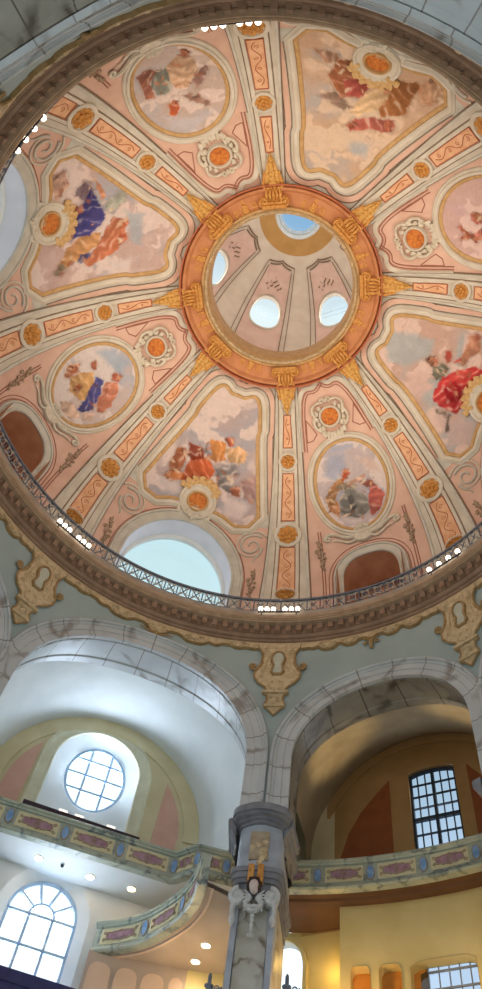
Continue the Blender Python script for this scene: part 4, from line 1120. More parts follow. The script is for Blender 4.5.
ring_copies(ro, org, [(a, 'dark iron scrollwork railing before the big arched window below the %s' % PN[k]) for a, k in zip(RECT, RK)])
ro, org = railing(19.4)
ring_copies(ro, org, [(a, 'dark iron scrollwork railing before the small brown arch below the %s' % PN[k]) for a, k in zip(OVAL, OK_)])

# lamp bars standing on the cornice at the rib feet
def lamp_bar(nb, pitch, gap):
    rr = 10.30
    def lf(x, y, h=0.):
        a = -x/rr; r = rr-h; return (-r*sin(a), r*cos(a), y)
    org = lf(0, 26.34)
    ro = thing('lamp_bar', org, cat='lamp', group='lamp bars with %d bulbs' % nb)
    xs = [(i-(nb-1)/2)*pitch+(gap/2 if i >= nb/2 else -gap/2) for i in range(nb)]
    g = MB(); box(g, lf, xs[0]-.1, xs[-1]+.1, 26.50, 26.55, -.05, 0); g.build('bar', 'dark_bar', ro, org)
    for x in (xs[0]+.05, xs[-1]-.05):
        g = MB(); box(g, lf, x-.02, x+.02, 26.32, 26.52, -.04, -.01); g.build('foot', 'dark_bar', ro, org)
    for i, x in enumerate(xs):
        g = MB(); lathe(g, lambda a, b, h=0., x=x: lf(x+a, 26.55+h, b), 0, 0, [(.04, -.03), (.04, .05)], 10); o_s = g.build('socket', 'brass', ro, org)
        g = MB(); blob_s(g, lf, x, 26.70, .0, .10, .115, .10); g.build('bulb', 'bulb', o_s, org)
    return ro, org
def blob_s(mb, f, x, y, h, rx, ry, rh):
    V = []; F = []; n, m = 14, 9
    for j in range(1, m):
        p = pi*j/m
        for i in range(n):
            t = 2*pi*i/n; V.append(f(x+rx*sin(p)*cos(t), y+ry*cos(p), h+rh*sin(p)*sin(t)))
    V += [f(x, y+ry, h), f(x, y-ry, h)]; a, b = len(V)-2, len(V)-1
    for j in range(m-2):
        for i in range(n): F.append((j*n+i, j*n+(i+1) % n, (j+1)*n+(i+1) % n, (j+1)*n+i))
    for i in range(n): F.append((a, i, (i+1) % n)); F.append((b, (m-2)*n+i, (m-2)*n+(i+1) % n))
    mb.add(V, F)
M['brass'] = mat('aged_brass', 'b08a4a', '8f6d38', 5., metal=.7, rough=.4)
LAMPS = [(0, 6), (45, 6), (90, 4), (135, 4), (180, 6), (225, 4), (270, 4), (315, 4)]
p6, o6 = lamp_bar(6, .26, .22); p4, o4 = lamp_bar(4, .44, 0)
used = {6: 0, 4: 0}
for (a, n), az, nm in zip(LAMPS, RIBS, RIBN):
    p, og_ = (p6, o6) if n == 6 else (p4, o4)
    o = p if not used[n] else dup(p); used[n] = 1
    put(o, og_, az); o['label'] = 'bar of %s glowing round bulbs at the foot of the %s' % ('six' if n == 6 else 'four', nm)
# ------------------------------------------------------------------ drum wall with the eight arches
RW = 11.0; ZS = 19.55
def wf(x, y, h=0.):
    """chart of the drum around azimuth 0: x metres right, y = height, h towards the axis"""
    a = -x/RW; r = RW-h; return (-r*sin(a), r*cos(a), y)
WIDE_O, WIDE_I = 4.95, 4.22
NAR_O, NAR_I = 3.76, 3.06
AOV = [c-.8 for c in OVAL]
WIDE_C, NAR_C = 22.5, 337.5
def arch_hi(rad, rise=1.): return lambda x: ZS+rad*rise*sqrt(max(0, 1-(x/rad)**2))
mb = MB(); hs = []; xs = arange(-22.5-180, 157.5, 8)
for c in RECT:
    d = degrees(WIDE_I/RW); hs.append((c-d, c+d, lambda x: 9.0, (lambda x, c=c: arch_hi(WIDE_I)((x-c)*RW*pi/180))))
    xs = xs+[c+d*sin(radians(k)) for k in range(-90, 91, 6)]
for c in AOV:
    d = degrees(NAR_I/RW); hs.append((c-d, c+d, lambda x: 9.0, (lambda x, c=c: arch_hi(NAR_I)((x-c)*RW*pi/180))))
    xs = xs+[c+d*sin(radians(k)) for k in range(-90, 91, 6)]
for a_ in (-3.42,):
    hs.append((336.7+degrees(NAR_I/RW)-360, 22.5-degrees(WIDE_I/RW), lambda x: 9.0, lambda x: 16.6)); pass
hs = [h for h in hs]
hs += [(h[0]+360, h[1]+360, h[2], h[3]) for h in hs if h[0] < 0]
xs = [x % 360 for x in xs]+[0, 360]
holed(mb, lambda a, z: (-RW*sin(radians(a)), RW*cos(radians(a)), z), xs, 9.0, 25.7, hs, 8)
tag(mb.build('wall_drum', 'drum', angle=60), kind='structure')

def arch_line(rad, n=40, z0=16.9): 
    return [(rad, z0)]+[(rad*cos(pi*k/n), ZS+rad*sin(pi*k/n)) for k in range(n+1)]+[(-rad, z0)]
def archivolt(ri, ro_):
    w = ro_-ri
    prof = [(w, -.02), (w, .16), (w-.05, .19), (w-.10, .17), (w-.12, .10), (w-.2, .10), (w-.22, .06), (w-.44, .06), (w-.46, .02), (w-.52, .02), (.05, .045), (0, .04), (0, -.12)]
    a = MB(); sweep(a, wf, resample(arch_line(ri), .3), prof, caps=False)
    return a
def soffit(ri, dep0=0.1, dep1=1.15):
    # intrados: panels of marble between two fillets
    b = MB(); L = resample(arch_line(ri, z0=16.), .3)
    V = []; UV = []; s = 0; P = [(0., -.05), (.12, -.05), (.16, .02), (.3, .02), (.34, -.02), (1.15, -.02), (1.19, .02), (1.5, .02), (1.54, -.05), (1.6, -.05), (1.62, -.22)]
    for i, (x, y) in enumerate(L):
        if i: s += hypot(x-L[i-1][0], y-L[i-1][1])
        nx, ny = (-x/ri, 0) if y < ZS else (-x/ri, -(y-ZS)/ri)
        for d, q in P:
            V.append(wf(x+nx*q, y+ny*q, -d)); UV.append((s, d))
    m = len(P)
    b.add(V, [(i*m+k, i*m+k+1, i*m+m+k+1, i*m+m+k) for i in range(len(L)-1) for k in range(m-1)], UV)
    return b
def impost(ri):
    g = MB()
    for s in (1, -1):
        pr = [(ri+.02, 16.35), (ri-.05, 16.4), (ri-.06, 16.5), (ri-.14, 16.56), (ri-.16, 16.66), (ri-.24, 16.7), (ri-.26, 16.92), (ri-.2, 16.98), (ri+.02, 17.0)]
        hs_ = [.24, .12, -.2, -.5, -.8, -1.0]; V = []; m = len(pr)
        for h in hs_: V += [wf(s*x, z, h) for x, z in pr]
        g.add(V, [(i*m+k, i*m+k+1, i*m+m+k+1, i*m+m+k) for i in range(len(hs_)-1) for k in range(m-1)]+[tuple(range(m)), tuple((len(hs_)-1)*m+k for k in range(m))])
    return g
trim_ring('trim_10', [('archivolt', archivolt(WIDE_I, WIDE_O), 'marble_joint'), ('intrados', soffit(WIDE_I), 'marble_joint'), ('impost', impost(WIDE_I), 'capital')], RECT)
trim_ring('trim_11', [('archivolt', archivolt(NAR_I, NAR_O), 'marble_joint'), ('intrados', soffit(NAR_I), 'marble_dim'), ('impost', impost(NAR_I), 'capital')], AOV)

# gilded stucco cartouches hanging from the cornice over the pillars, and the scalloped border between them
def cartouche():
    org = wf(0, 25.25)
    ro = thing('gilded_cartouche', org, cat='stucco ornament', group='cartouches hanging from the cornice')
    k = .0104
    hw = [(76, 24.95), (64, 24.75), (60, 24.45), (64, 24.1), (70, 23.96), (74, 23.75), (85, 23.55), (82, 23.3), (66, 23.05), (42, 22.85), (34, 22.7), (44, 22.56), (44, 22.46), (30, 22.4), (28, 22.15), (36, 21.95), (34, 21.8), (22, 21.72), (10, 21.55), (0, 21.42)]
    R_ = [(a*k, z) for a, z in hw]; full = [(.85, 25.25), (.82, 25.05)]+R_+[(-x, z) for x, z in R_[::-1][1:]]+[(-.82, 25.05), (-.85, 25.25)]
    g = MB(); plate(g, wf, full[::-1], -.02, .10); g.build('backplate', 'ornament', ro, org)
    g = MB()
    for s in (1, -1): rope(g, wf, resample([(s*x, z) for x, z in R_], .12), .05, .035, z=.10)
    g.build('rim', 'ornament_edge', ro, org)
    key = [(.22*cos(t), 24.32+.34*sin(t)) for t in [radians(q) for q in range(-35, 216, 18)]]+[(-.13, 23.95), (-.2, 23.62), (-.12, 23.48), (.12, 23.48), (.2, 23.62), (.13, 23.95)]
    g = MB(); plate(g, wf, key, .05, .17); o_k = g.build('keyhole_panel', 'niche', ro, org)
    g = MB(); sweep(g, wf, resample(key, .1), [(-.03, .08), (0, .22), (.07, .2), (.1, .08)], True); g.build('panel_rim', 'ornament_edge', o_k, org)
    for s in (1, -1):
        g = MB(); rope(g, wf, [(s*x, y) for x, y in bez((.62, 24.2), (.7, 23.7), (.95, 23.65), (1.06, 23.85), 10)+spiral(.96, 23.93, .13, -.5, 1.3, 1, 14)], .06, .045, z=.1); g.build('ear_scroll', 'ornament_edge', ro, org)
        g = MB()
        rope(g, wf, [(s*x, y) for x, y in spiral(.5, 24.72, .14, 0, 1.4, 1, 14)], .04, .03, z=.12)
        rope(g, wf, [(s*x, y) for x, y in bez((.42, 24.4), (.55, 24.1), (.35, 23.7), (.62, 23.5), 12)], .045, .03, z=.12)
        rope(g, wf, [(s*x, y) for x, y in spiral(.5, 23.4, .15, 1, 1.4, -1, 14)], .04, .03, z=.12)
        rope(g, wf, [(s*x, y) for x, y in bez((.1, 23.1), (.3, 23.2), (.3, 22.9), (.15, 22.7), 10)], .04, .03, z=.12)
        for q in range(4): blob(g, wf, s*(.12+.14*q), 24.98, .11, .06, .07, .05, q)
        for q in range(3): blob(g, wf, s*(.33+.03*q), 24.0-.18*q, .11, .05, .07, .05, q)
        g.build('acanthus_relief', 'ornament', ro, org)
    g = MB(); box(g, wf, -.48, .48, 22.46, 22.58, .05, .2); box(g, wf, -.36, .36, 21.8, 21.9, .05, .17); blob(g, wf, 0, 22.62, .16, .12, .13, .1)
    for y in (22.3, 22.1, 21.95): blob(g, wf, 0, y, .12, .16, .12, .1, y)
    g.build('pendant', 'ornament', ro, org)
    return ro, org
PIL = [(-1 if a % 90 == 0 else 1)*3.5+a for a in range(0, 360, 45)]
ro, org = cartouche()
WHERE = ['above the pillar', 'at the left edge beside the big arch', 'out on the left side', 'at the top-left corner', 'at the top', 'at the top right', 'out on the right side', 'at the right edge beside the dim arch']
ring_copies(ro, org, [(az, 'tan gilded keyhole cartouche under the cornice %s' % w) for az, w in zip(PIL, WHERE)])

def border(half_deg, wide):
    org = wf(0, 25.1)
    ro = thing('gilded_border', org, cat='stucco ornament', group='scalloped borders under the cornice')
    W = RW*radians(half_deg)-.855
    def depth(x):
        u = abs(x)/W
        d = .22+.10*smooth(.75, 1.0, u)
        for c, w, h in (((.0, .10, .34), (.38, .12, .26), (.58, .05, .12), (.8, .05, .10)) if wide else ((.0, .06, .12), (.3, .10, .20), (.62, .12, .24), (.82, .05, .08))):
            d += h*math.exp(-((u-c)/w)**4)
        return d
    g = MB(); n = 90
    V = []; F = []
    for i in range(n+1):
        x = -W+2*W*i/n; d = depth(x)
        V += [wf(x, 25.25, -.02), wf(x, 25.25, .09), wf(x, 25.25-d, .09), wf(x, 25.25-d, -.02)]
    for i in range(n):
        for k in range(3): F.append((4*i+k, 4*i+k+1, 4*i+5+k, 4*i+4+k))
    g.add(V, F); g.build('band', 'ornament', ro, org)
    g = MB(); sweep(g, wf, [(-W+2*W*i/n, 25.25-depth(-W+2*W*i/n)) for i in range(n+1)], half_round(.045, .15)); g.build('scalloped_edge', 'ornament_edge', ro, org)
    g = MB(); random.seed(11)
    for c in ((.0, .38, -.38, .8, -.8) if wide else (.3, -.3, .62, -.62)):
        x = c*W
        g = MB()
        for s in (1, -1):
            rope(g, wf, spiral(x+s*.24, 25.25-depth(x)*.5, .17, 0 if s > 0 else pi, 1.4, s, 14), .035, .025, z=.11)
        blob(g, wf, x, 25.25-depth(x)*.55, .1, .14, .12, .08, c)
        g.build('scroll_relief', 'ornament', ro, org)
    g = MB(); y = 25.25-depth(0)
    if not wide:
        rope(g, wf, bez((-.3, y+.05), (-.1, y-.1), (.1, y-.1), (.3, y+.05)), .04, .03, z=.08)
        for q in range(4): blob(g, wf, 0, y-.12-q*.13, .08, .13-.02*q, .1, .07, q)
        for s in (1, -1): rope(g, wf, [(s*p, r) for p, r in spiral(.22, y-.2, .1, 0, 1.2, -1, 10)], .03, z=.08)
    else:
        for s in (1, -1): rope(g, wf, [(s*p, r) for p, r in bez((0, y-.08), (.3, y-.1), (.5, y+.1), (.7, y+.05), 10)], .04, .03, z=.1)
        for q in range(3): blob(g, wf, 0, y-.02-q*.08, .1, .14-.03*q, .08, .07, q)
    g.build('pendant', 'ornament_edge', ro, org)
    return ro, org
BW = ['over the big bright arch at the left', 'along the left edge', 'across the top-left corner', 'along the top right edge']
BN = ['far out on the left', 'at the top of the photo', 'far out on the right', 'over the dim arch at the right']
ro, org = border(26.0, True); ring_copies(ro, org, [(a, 'wide scalloped gilded border under the cornice %s' % w) for a, w in zip(RECT, BW)])
ro, org = border(19.0, False); ring_copies(ro, org, [(a, 'narrow scalloped gilded border under the cornice %s' % w) for a, w in zip(OVAL, BN)])

# ------------------------------------------------------------------ bays behind the arches
DB = 16.0
def bay(az):
    a = radians(az)
    def f(x, d, z): return (-d*sin(a)+x*cos(a), d*cos(a)+x*sin(a), z)
    return f
RIN = 12.6
def vault(f, w, rf_, rb, zb, mat_, hole_sides=(), name='ceiling'):
    """barrel vault lofted from the arch to the outer wall, and its two side walls"""
    mb = MB(); n = 32; V = []; F = []; nd = 8
    for i in range(n+1):
        t = pi*i/n
        s0 = (rf_+.22)*cos(t)/RW; x0, z0 = RIN*sin(s0), ZS+(rf_+.22)*sin(t); d0 = RIN*cos(s0)
        x1, z1 = rb*cos(t), zb+rb*sin(t)
        for j in range(nd+1):
            k = j/nd; V.append(f(x0+(x1-x0)*k, d0+(DB-d0)*k, z0+(z1-z0)*k))
    F = [(i*(nd+1)+j, i*(nd+1)+j+1, (i+1)*(nd+1)+j+1, (i+1)*(nd+1)+j) for i in range(n) for j in range(nd)]
    tag(mb.add(V, F).build(name, mat_, angle=60), kind='structure')
    for s in (1, -1):
        s0 = (rf_+.22)/RW; d0, x0 = RIN*cos(s0), RIN*sin(s0)
        def g(k, z, s=s, x0=x0): return f(s*(x0+(rb-x0)*k), d0+(DB-d0)*k, z)
        hs = []
        if s in hole_sides:
            hs = [] if s > 0 else [(.15, .75, lambda k: 17.12, lambda k: 18.9+1.0*sqrt(max(0, 1-((k-.45)/.3)**2)))]
        b = MB(); holed(b, g, arange(0, 1, 12), (18.15 if s > 0 else 17.12) if s in hole_sides else 9, lambda k: ZS+(zb-ZS)*k, hs, 6)
        tag(b.build('wall_side', mat_, angle=60), kind='structure')

# left (wide) bay ----------------------------------------------------
L = bay(22.5)
vault(L, WIDE_I, WIDE_I, 4.25, 19.95, 'white', (1,))
def back_wall(f, w, z0, z1, holes, mat_, name, d=DB):
    b = MB(); xs = arange(-w, w, 40)
    for h in holes: xs += [h[0]+(h[1]-h[0])*(.5-.5*cos(pi*k/16)) for k in range(17)]
    holed(b, lambda x, z: f(x, d, z), xs, z0, z1, holes, 6)
    return tag(b.build(name, mat_, angle=60), kind='structure')
NXC, NW = -.28, 1.72
niche_hi = lambda x: 21.75+NW*sqrt(max(0, 1-((x-NXC)/NW)**2))
LXC, LWD = -.42, 1.2
low_hi = lambda x: 15.85+LWD*sqrt(max(0, 1-((x-LXC)/LWD)**2))
back_wall(L, 4.6, 17.15, 24.6, [(NXC-NW, NXC+NW, lambda x: 18.6, niche_hi)], 'tan_wall', 'wall_left_upper')
back_wall(L, 4.9, 9, 17.15, [(LXC-LWD-.35, LXC+LWD+.35, lambda x: 12.5, lambda x: min(17.14, 15.85+(LWD+.35)*sqrt(max(0, 1-((x-LXC)/(LWD+.35))**2))))], 'white', 'wall_left_lower')
# niche round the oval window: splayed reveal
OX, OZ, OA_, OB_ = -.18, 21.72, 1.22, 1.5
def nout(k):
    t = 2*pi*k/48
    x, z = cos(t), sin(t)
    # arched outline of the niche hit by the same direction
    if z >= 0: return (NXC+NW*x, 21.75+NW*z)
    return (NXC+NW*max(-1, min(1, x*1.3)), 21.75-3.15*min(1, abs(z)*1.3))
b = MB(); V = []
for k in range(48):
    t = 2*pi*k/48; x, z = nout(k)
    V += [L(x, DB, z), L(OX+OA_*1.06*cos(t), DB+.45, OZ+OB_*1.06*sin(t)), L(OX+OA_*cos(t), DB+.5, OZ+OB_*sin(t)), L(OX+OA_*cos(t), DB+.7, OZ+OB_*sin(t))]
b.add(V, [(4*k+j, 4*k+j+1, 4*((k+1) % 48)+j+1, 4*((k+1) % 48)+j) for k in range(48) for j in range(3)])
w1 = tag(b.build('window_40', 'white', angle=50), kind='structure')
g = MB(); g.add([V[4*k+3] for k in range(48)], [tuple(range(48))]); g.build('pane', 'glass', w1)
def bar(mb, f, p, q, w, d0, d1):
    (x0, z0), (x1, z1) = p, q; l = hypot(x1-x0, z1-z0) or 1; nx, nz = -(z1-z0)/l*w/2, (x1-x0)/l*w/2
    P = [(x0+nx, z0+nz), (x1+nx, z1+nz), (x1-nx, z1-nz), (x0-nx, z0-nz)]
    V = [f(x, d, z) for d in (d0, d1) for x, z in P]
    mb.add(V, [(0, 1, 2, 3), (4, 5, 6, 7), (0, 1, 5, 4), (1, 2, 6, 5), (2, 3, 7, 6), (3, 0, 4, 7)])
g = MB()
for k in range(48):
    a0, a1 = 2*pi*k/48, 2*pi*(k+1)/48
    bar(g, L, (OX+OA_*.96*cos(a0), OZ+OB_*.96*sin(a0)), (OX+OA_*.96*cos(a1), OZ+OB_*.96*sin(a1)), .12, DB+.55, DB+.65)
for x in (-.42, .42):
    zz = OB_*sqrt(1-(x/OA_)**2); bar(g, L, (OX+x, OZ-zz), (OX+x, OZ+zz), .085, DB+.57, DB+.65)
for z in (-.62, .08, .78):
    xx = OA_*sqrt(1-(z/OB_)**2); bar(g, L, (OX-xx, OZ+z), (OX+xx, OZ+z), .085, DB+.57, DB+.65)
g.build('glazing_bars', 'window_bar', w1)
# mouldings on the upper back wall: raised surround of the niche, arch band, pink quarter panels
def lf(x, y, h=0.): return L(x, DB-h, y)
b = MB(); pts = [(NXC-NW, 18.2)]+[(NXC-NW*cos(pi*k/24), 21.75+NW*sin(pi*k/24)) for k in range(25)]+[(NXC+NW, 18.2)]
sweep(b, lf, pts[::-1], [(.0, -.02), (0, .06), (.06, .09), (.12, .05), (.42, .05), (.46, .08), (.52, .08), (.52, -.02)])
c = MB(); sweep(c, lf, [(4.25*cos(pi*k/32), 19.95+4.25*sin(pi*k/32)) for k in range(33)], [(-.62, -.01), (-.62, .06), (-.5, .09), (0, .09)])
p = MB()
for s in (1, -1):
    out = [(NXC*.5+s*2.55, 18.2), (NXC*.5+s*3.45, 18.2)]+[(s*(.0)+s*3.45*cos(t), 19.9+3.45*sin(t)) for t in (.05, .2, .35, .5, .62, .72)]
    plate(p, lf, out if s > 0 else out[::-1], -.01, .04)
o = b.build('trim_20', 'cream_shade' if 'cream_shade' in M else 'tan_wall'); tag(o, kind='structure')
tag(c.build('trim_21', 'tan_wall'), kind='structure'); tag(p.build('trim_22', 'pink_panel'), kind='structure')

# lower arched window of the left bay
b = MB(); pts = [(LXC-LWD-.35, 12.5)]+[(LXC-(LWD+.35)*cos(pi*k/24), 15.85+(LWD+.35)*sin(pi*k/24)) for k in range(25)]+[(LXC+LWD+.35, 12.5)]
pin = [(LXC-LWD, 12.5)]+[(LXC-LWD*cos(pi*k/24), 15.85+LWD*sin(pi*k/24)) for k in range(25)]+[(LXC+LWD, 12.5)]
V = []
for (x, z), (xi, zi) in zip(pts, pin): V += [L(x, DB-.0, min(z, 17.14)), L(xi, DB+.2, zi), L(xi, DB+.36, zi)]
b.add(V, [(3*k+j, 3*k+j+1, 3*k+4+j, 3*k+3+j) for k in range(len(pts)-1) for j in (0, 1)])
w2 = tag(b.build('window_41', 'white', angle=50), kind='structure')
g = MB(); g.add([V[3*k+2] for k in range(len(pts))], [tuple(range(len(pts)))]); g.build('pane', 'glass', w2)
g = MB(); d0, d1 = DB+.24, DB+.34
for (p, q) in zip(pin[:-1], pin[1:]): bar(g, L, (LXC+(p[0]-LXC)*.97, p[1]-.03), (LXC+(q[0]-LXC)*.97, q[1]-.03), .12, d0, d1)
for z in (15.85, 14.85, 13.85, 12.9): bar(g, L, (LXC-LWD, z), (LXC+LWD, z), .085, d0, d1)
for x in (-.40, .40): bar(g, L, (LXC+x, 12.5), (LXC+x, 15.85), .085, d0, d1)
for t in (36, 72, 108, 144): 
    t = radians(t); bar(g, L, (LXC+.42*cos(t), 15.85+.42*sin(t)), (LXC+LWD*cos(t), 15.85+LWD*sin(t)), .07, d0, d1)
for k in range(12): bar(g, L, (LXC+.42*cos(pi*k/12), 15.85+.42*sin(pi*k/12)), (LXC+.42*cos(pi*(k+1)/12), 15.85+.42*sin(pi*(k+1)/12)), .07, d0, d1)
g.build('glazing_bars', 'window_bar', w2)

# ---- parapets: path of (x, d) points in a bay frame
def parapet(name, f, path, ztop, hgt, label, group, org_i=0, ovals=(), face='cream', inner_only=False, npan=3, thick=.22, pans=None):
    """path runs left to right as seen from the middle of the church"""
    P = resample(path, .12)
    ls = [0.]
    for a_, b_ in zip(P[:-1], P[1:]): ls.append(ls[-1]+hypot(b_[0]-a_[0], b_[1]-a_[1]))
    Ltot = ls[-1]
    def at(s):
        s = max(0, min(Ltot, s)); i = 0
        lo, hi = 0, len(ls)-1
        while hi-lo > 1:
            m = (lo+hi)//2
            if ls[m] <= s: lo = m
            else: hi = m
        k = (s-ls[lo])/((ls[hi]-ls[lo]) or 1)
        a_, b_ = P[lo], P[hi]
        # smoothed tangent
        c_, d_ = P[max(0, lo-2)], P[min(len(P)-1, hi+2)]
        tx, ty = d_[0]-c_[0], d_[1]-c_[1]; l = hypot(tx, ty)
        return a_[0]+(b_[0]-a_[0])*k, a_[1]+(b_[1]-a_[1])*k, ty/l, -tx/l     # normal towards the void (right-hand side of the path)
    def pf(s, y, h=0.):
        x, d, nx, nd = at(s); return f(x+nx*h, d+nd*h, ztop-hgt+y)
    org = pf(Ltot/2, 0, 0)
    ro = thing(name, org, label, 'parapet', group)
    N = max(8, int(Ltot/.15))
    line = [(Ltot*i/N, 0) for i in range(N+1)]
    def strip(prof):
        g = MB(); V = []; F = []; m = len(prof)
        for s, _ in line:
            for y, h in prof: V.append(pf(s, y, h))
        F = [(i*m+k, i*m+k+1, i*m+m+k+1, i*m+m+k) for i in range(N) for k in range(m-1)]
        F += [tuple(range(m)), tuple(N*m+k for k in range(m))]
        return g.add(V, F)
    H_ = hgt
    strip([(H_-.18, -thick), (H_-.18, .05), (H_-.12, .07), (H_-.10, .12), (H_-.04, .13), (H_, .10), (H_, -thick-.04)]).build('coping', 'parapet', ro, org)
    strip([(.14, -thick), (.14, 0), (H_-.18, 0), (H_-.18, -thick)]).build('wall', 'parapet', ro, org)
    strip([(0, -thick), (0, .04), (.05, .09), (.12, .07), (.18, .02), (.2, 0), (.14, -.02), (.1, -thick)]).build('base_moulding', 'parapet', ro, org)
    if pans:
        cut = [0.]
        for (xa, ya), (xb, yb), q in zip(path[:-1], path[1:], pans):
            l = hypot(xb-xa, yb-ya); s0 = cut[-1]
            cut += [s0+l*(k+1)/q for k in range(q)]
    else: cut = [Ltot*k/npan for k in range(npan+1)]
    npan = len(cut)-1
    ph0, ph1 = .24, H_-.24
    for i in range(npan):
        gp = min(.24, (cut[i+1]-cut[i])*.16); s0, s1 = cut[i]+gp, cut[i+1]-gp; sm = (s0+s1)/2; w = (s1-s0)/2
        g = MB(); n = max(6, int((s1-s0)/.2))
        def pbox(g, a, b, y0, y1, h0, h1, n=n):
            V = []
            for q in range(n+1):
                s = a+(b-a)*q/n
                for y, h in ((y0, h0), (y0, h1), (y1, h1), (y1, h0)): V.append(pf(s, y, h))
            g.add(V, [(4*q+k, 4*q+(k+1) % 4, 4*q+4+(k+1) % 4, 4*q+4+k) for q in range(n) for k in range(4)]+[(0, 1, 2, 3), tuple(4*n+k for k in range(4))])
        pbox(g, s0, s1, ph0, ph1, -.01, .02); pn_ = g.build('panel', 'parapet_face', ro, org)
        ym = (ph0+ph1)/2; hh = (ph1-ph0)/2
        sh_ = [(-.72, -.38), (-.5, -.38), (-.42, -.52), (-.15, -.52), (0, -.66), (.15, -.52), (.42, -.52), (.5, -.38), (.72, -.38), (.78, 0), (.72, .38), (.5, .38), (.42, .5), (.15, .5), (0, .6), (-.15, .5), (-.42, .5), (-.5, .38), (-.72, .38), (-.78, 0)]
        ol_ = [(sm+x*w*.9, ym+y*hh) for x, y in sh_]
        g = MB(); plate(g, pf, ol_, .0, .032); g.build('marbled_field', 'mauve', pn_, org)
        g = MB()
        sweep(g, pf, ol_, [(0, .01), (0, .05), (.028, .05), (.028, .01)], True)
        for sx in (1, -1):
            for sy in (1, -1):
                rope(g, pf, [(sm+sx*w*.8+(p)*1, ym+sy*q) for p, q in spiral(0, .12, .07, 0, 1.1, sx, 8)], .018, z=.03, n=4)
        rope(g, pf, arc(sm, ym, w*.10, hh*.42, 0, 2*pi, 14), .022, z=.035, n=4)
        g.build('painted_scrollwork', 'relief', pn_, org)
    for i in range(npan+1):
        s = cut[i]
        if s < .2 or s > Ltot-.15: 
            continue
        g = MB(); plate(g, pf, arc(s, (ph0+ph1)/2, .13, .25, 0, 2*pi, 18)[:-1], .0, .03); o_b = g.build('blue_oval', 'blue_oval', ro, org)
        g = MB(); sweep(g, pf, arc(s, (ph0+ph1)/2, .13, .25, 0, 2*pi, 18)[:-1], half_round(.025, .05, 3), True); g.build('oval_rim', 'relief', o_b, org)
    return pf, Ltot

# upper gallery of the left bay: straight front, angled return to the pillar
UP_T, UP_B = 18.1, 1.02
parapet('gallery_parapet', L, [(-4.5, 14.35), (3.2, 14.1), (3.75, 13.3), (5.75, 13.1)], UP_T, UP_B, 'painted gallery parapet crossing the bright arch below the oval window and turning to the pillar', 'painted gallery parapets', pans=(4, 1, 2))
b = MB(); b.add([L(-4.6, 14.5, UP_T-UP_B+.04), L(3.3, 14.25, UP_T-UP_B+.04), L(3.9, 13.5, UP_T-UP_B+.04), L(5.6, 13.2, UP_T-UP_B+.04), L(6.6, 16.2, UP_T-UP_B+.04), L(-4.6, 16.1, UP_T-UP_B+.04)], [(0, 1, 2, 3, 4, 5)])
b.add([L(-4.6, 14.5, UP_T-UP_B+.2), L(3.3, 14.25, UP_T-UP_B+.2), L(3.9, 13.5, UP_T-UP_B+.2), L(5.6, 13.2, UP_T-UP_B+.2), L(6.6, 16.2, UP_T-UP_B+.2), L(-4.6, 16.1, UP_T-UP_B+.2)], [(0, 1, 2, 3, 4, 5)])
tag(b.build('ceiling', 'white'), kind='structure')
# dark wooden bench behind the parapet, under the oval window
org = L(-.2, 15.6, 18.0)
ro = thing('choir_bench', org, 'dark wooden bench rail behind the parapet under the oval window', 'bench')
g = MB(); bx = lambda g, x0, x1, d0, d1, z0, z1: box(g, lambda x, y, h: L(x, h, y), x0, x1, z0, z1, d0, d1)
bx(g, -2.4, 1.95, 15.15, 15.3, 18.72, 18.96); g.build('top_rail', 'dark_wood', ro, org)
g = MB(); bx(g, -2.4, 1.95, 15.2, 15.28, 17.2, 18.74); g.build('back_panel', 'dark_wood', ro, org)
for i, x in enumerate((-.95, -.35, .85)):
    org = L(x, 15.22, 18.96); ro = thing('reading_lamp', org, 'small white lamp on the dark bench rail, %s' % ('left one under the oval window', 'middle one under the oval window', 'right one under the oval window')[i], 'lamp', 'reading lamps on the bench')
    g = MB(); bx(g, x-.16, x+.16, 15.17, 15.27, 19.0, 19.06); g.build('shade', 'bulb_soft', ro, org)
    g = MB(); bx(g, x-.03, x+.03, 15.19, 15.25, 18.963, 19.01); g.build('stem', 'dark_bar', ro, org)

# swinging balcony at the lower level of the left bay
def azr(a, r):   # azimuth, radius -> left bay frame
    q = radians(a-22.5); return (-r*sin(q), r*cos(q))
SW = [azr(17.4, 15.9), azr(14.2, 15.3), azr(11.5, 14.6), azr(8.3, 13.45), azr(6.5, 12.6), azr(5.5, 11.9), azr(5.0, 11.2)]
sw_path = []
for i in range(len(SW)-1):
    p0, p1, p2, p3 = SW[max(0, i-1)], SW[i], SW[i+1], SW[min(len(SW)-1, i+2)]
    for k in range(6):
        t = k/6; sw_path.append(tuple(.5*((2*b_)+(-a_+c_)*t+(2*a_-5*b_+4*c_-d_)*t*t+(-a_+3*b_-3*c_+d_)*t**3) for a_, b_, c_, d_ in zip(p0, p1, p2, p3)))
sw_path.append(SW[-1])
parapet('balcony_parapet', L, sw_path, 16.0, .98, 'curving painted balcony parapet sweeping from the pillar down to the lower left', 'painted gallery parapets', npan=3)
b = MB(); n = len(sw_path); V = [L(x, d, 15.06) for x, d in sw_path]+[L(5.5, d+.4, 15.06) for x, d in sw_path]
b.add(V, [(i, i+1, n+i+1, n+i) for i in range(n-1)]); V2 = [L(x, d, 15.2) for x, d in sw_path]+[L(5.5, d+.4, 15.2) for x, d in sw_path]
b.add(V2, [(i, i+1, n+i+1, n+i) for i in range(n-1)]); tag(b.build('ceiling', 'beige'), kind='structure')
b = MB(); sweep(b, lambda x, y, h=0.: L(x, y, 15.05-h), [(x+.42, d+.05) for x, d in sw_path], [(-.04, 0), (-.04, .05), (.04, .05), (.04, 0)]); tag(b.build('trim_23', 'peach'), kind='structure')
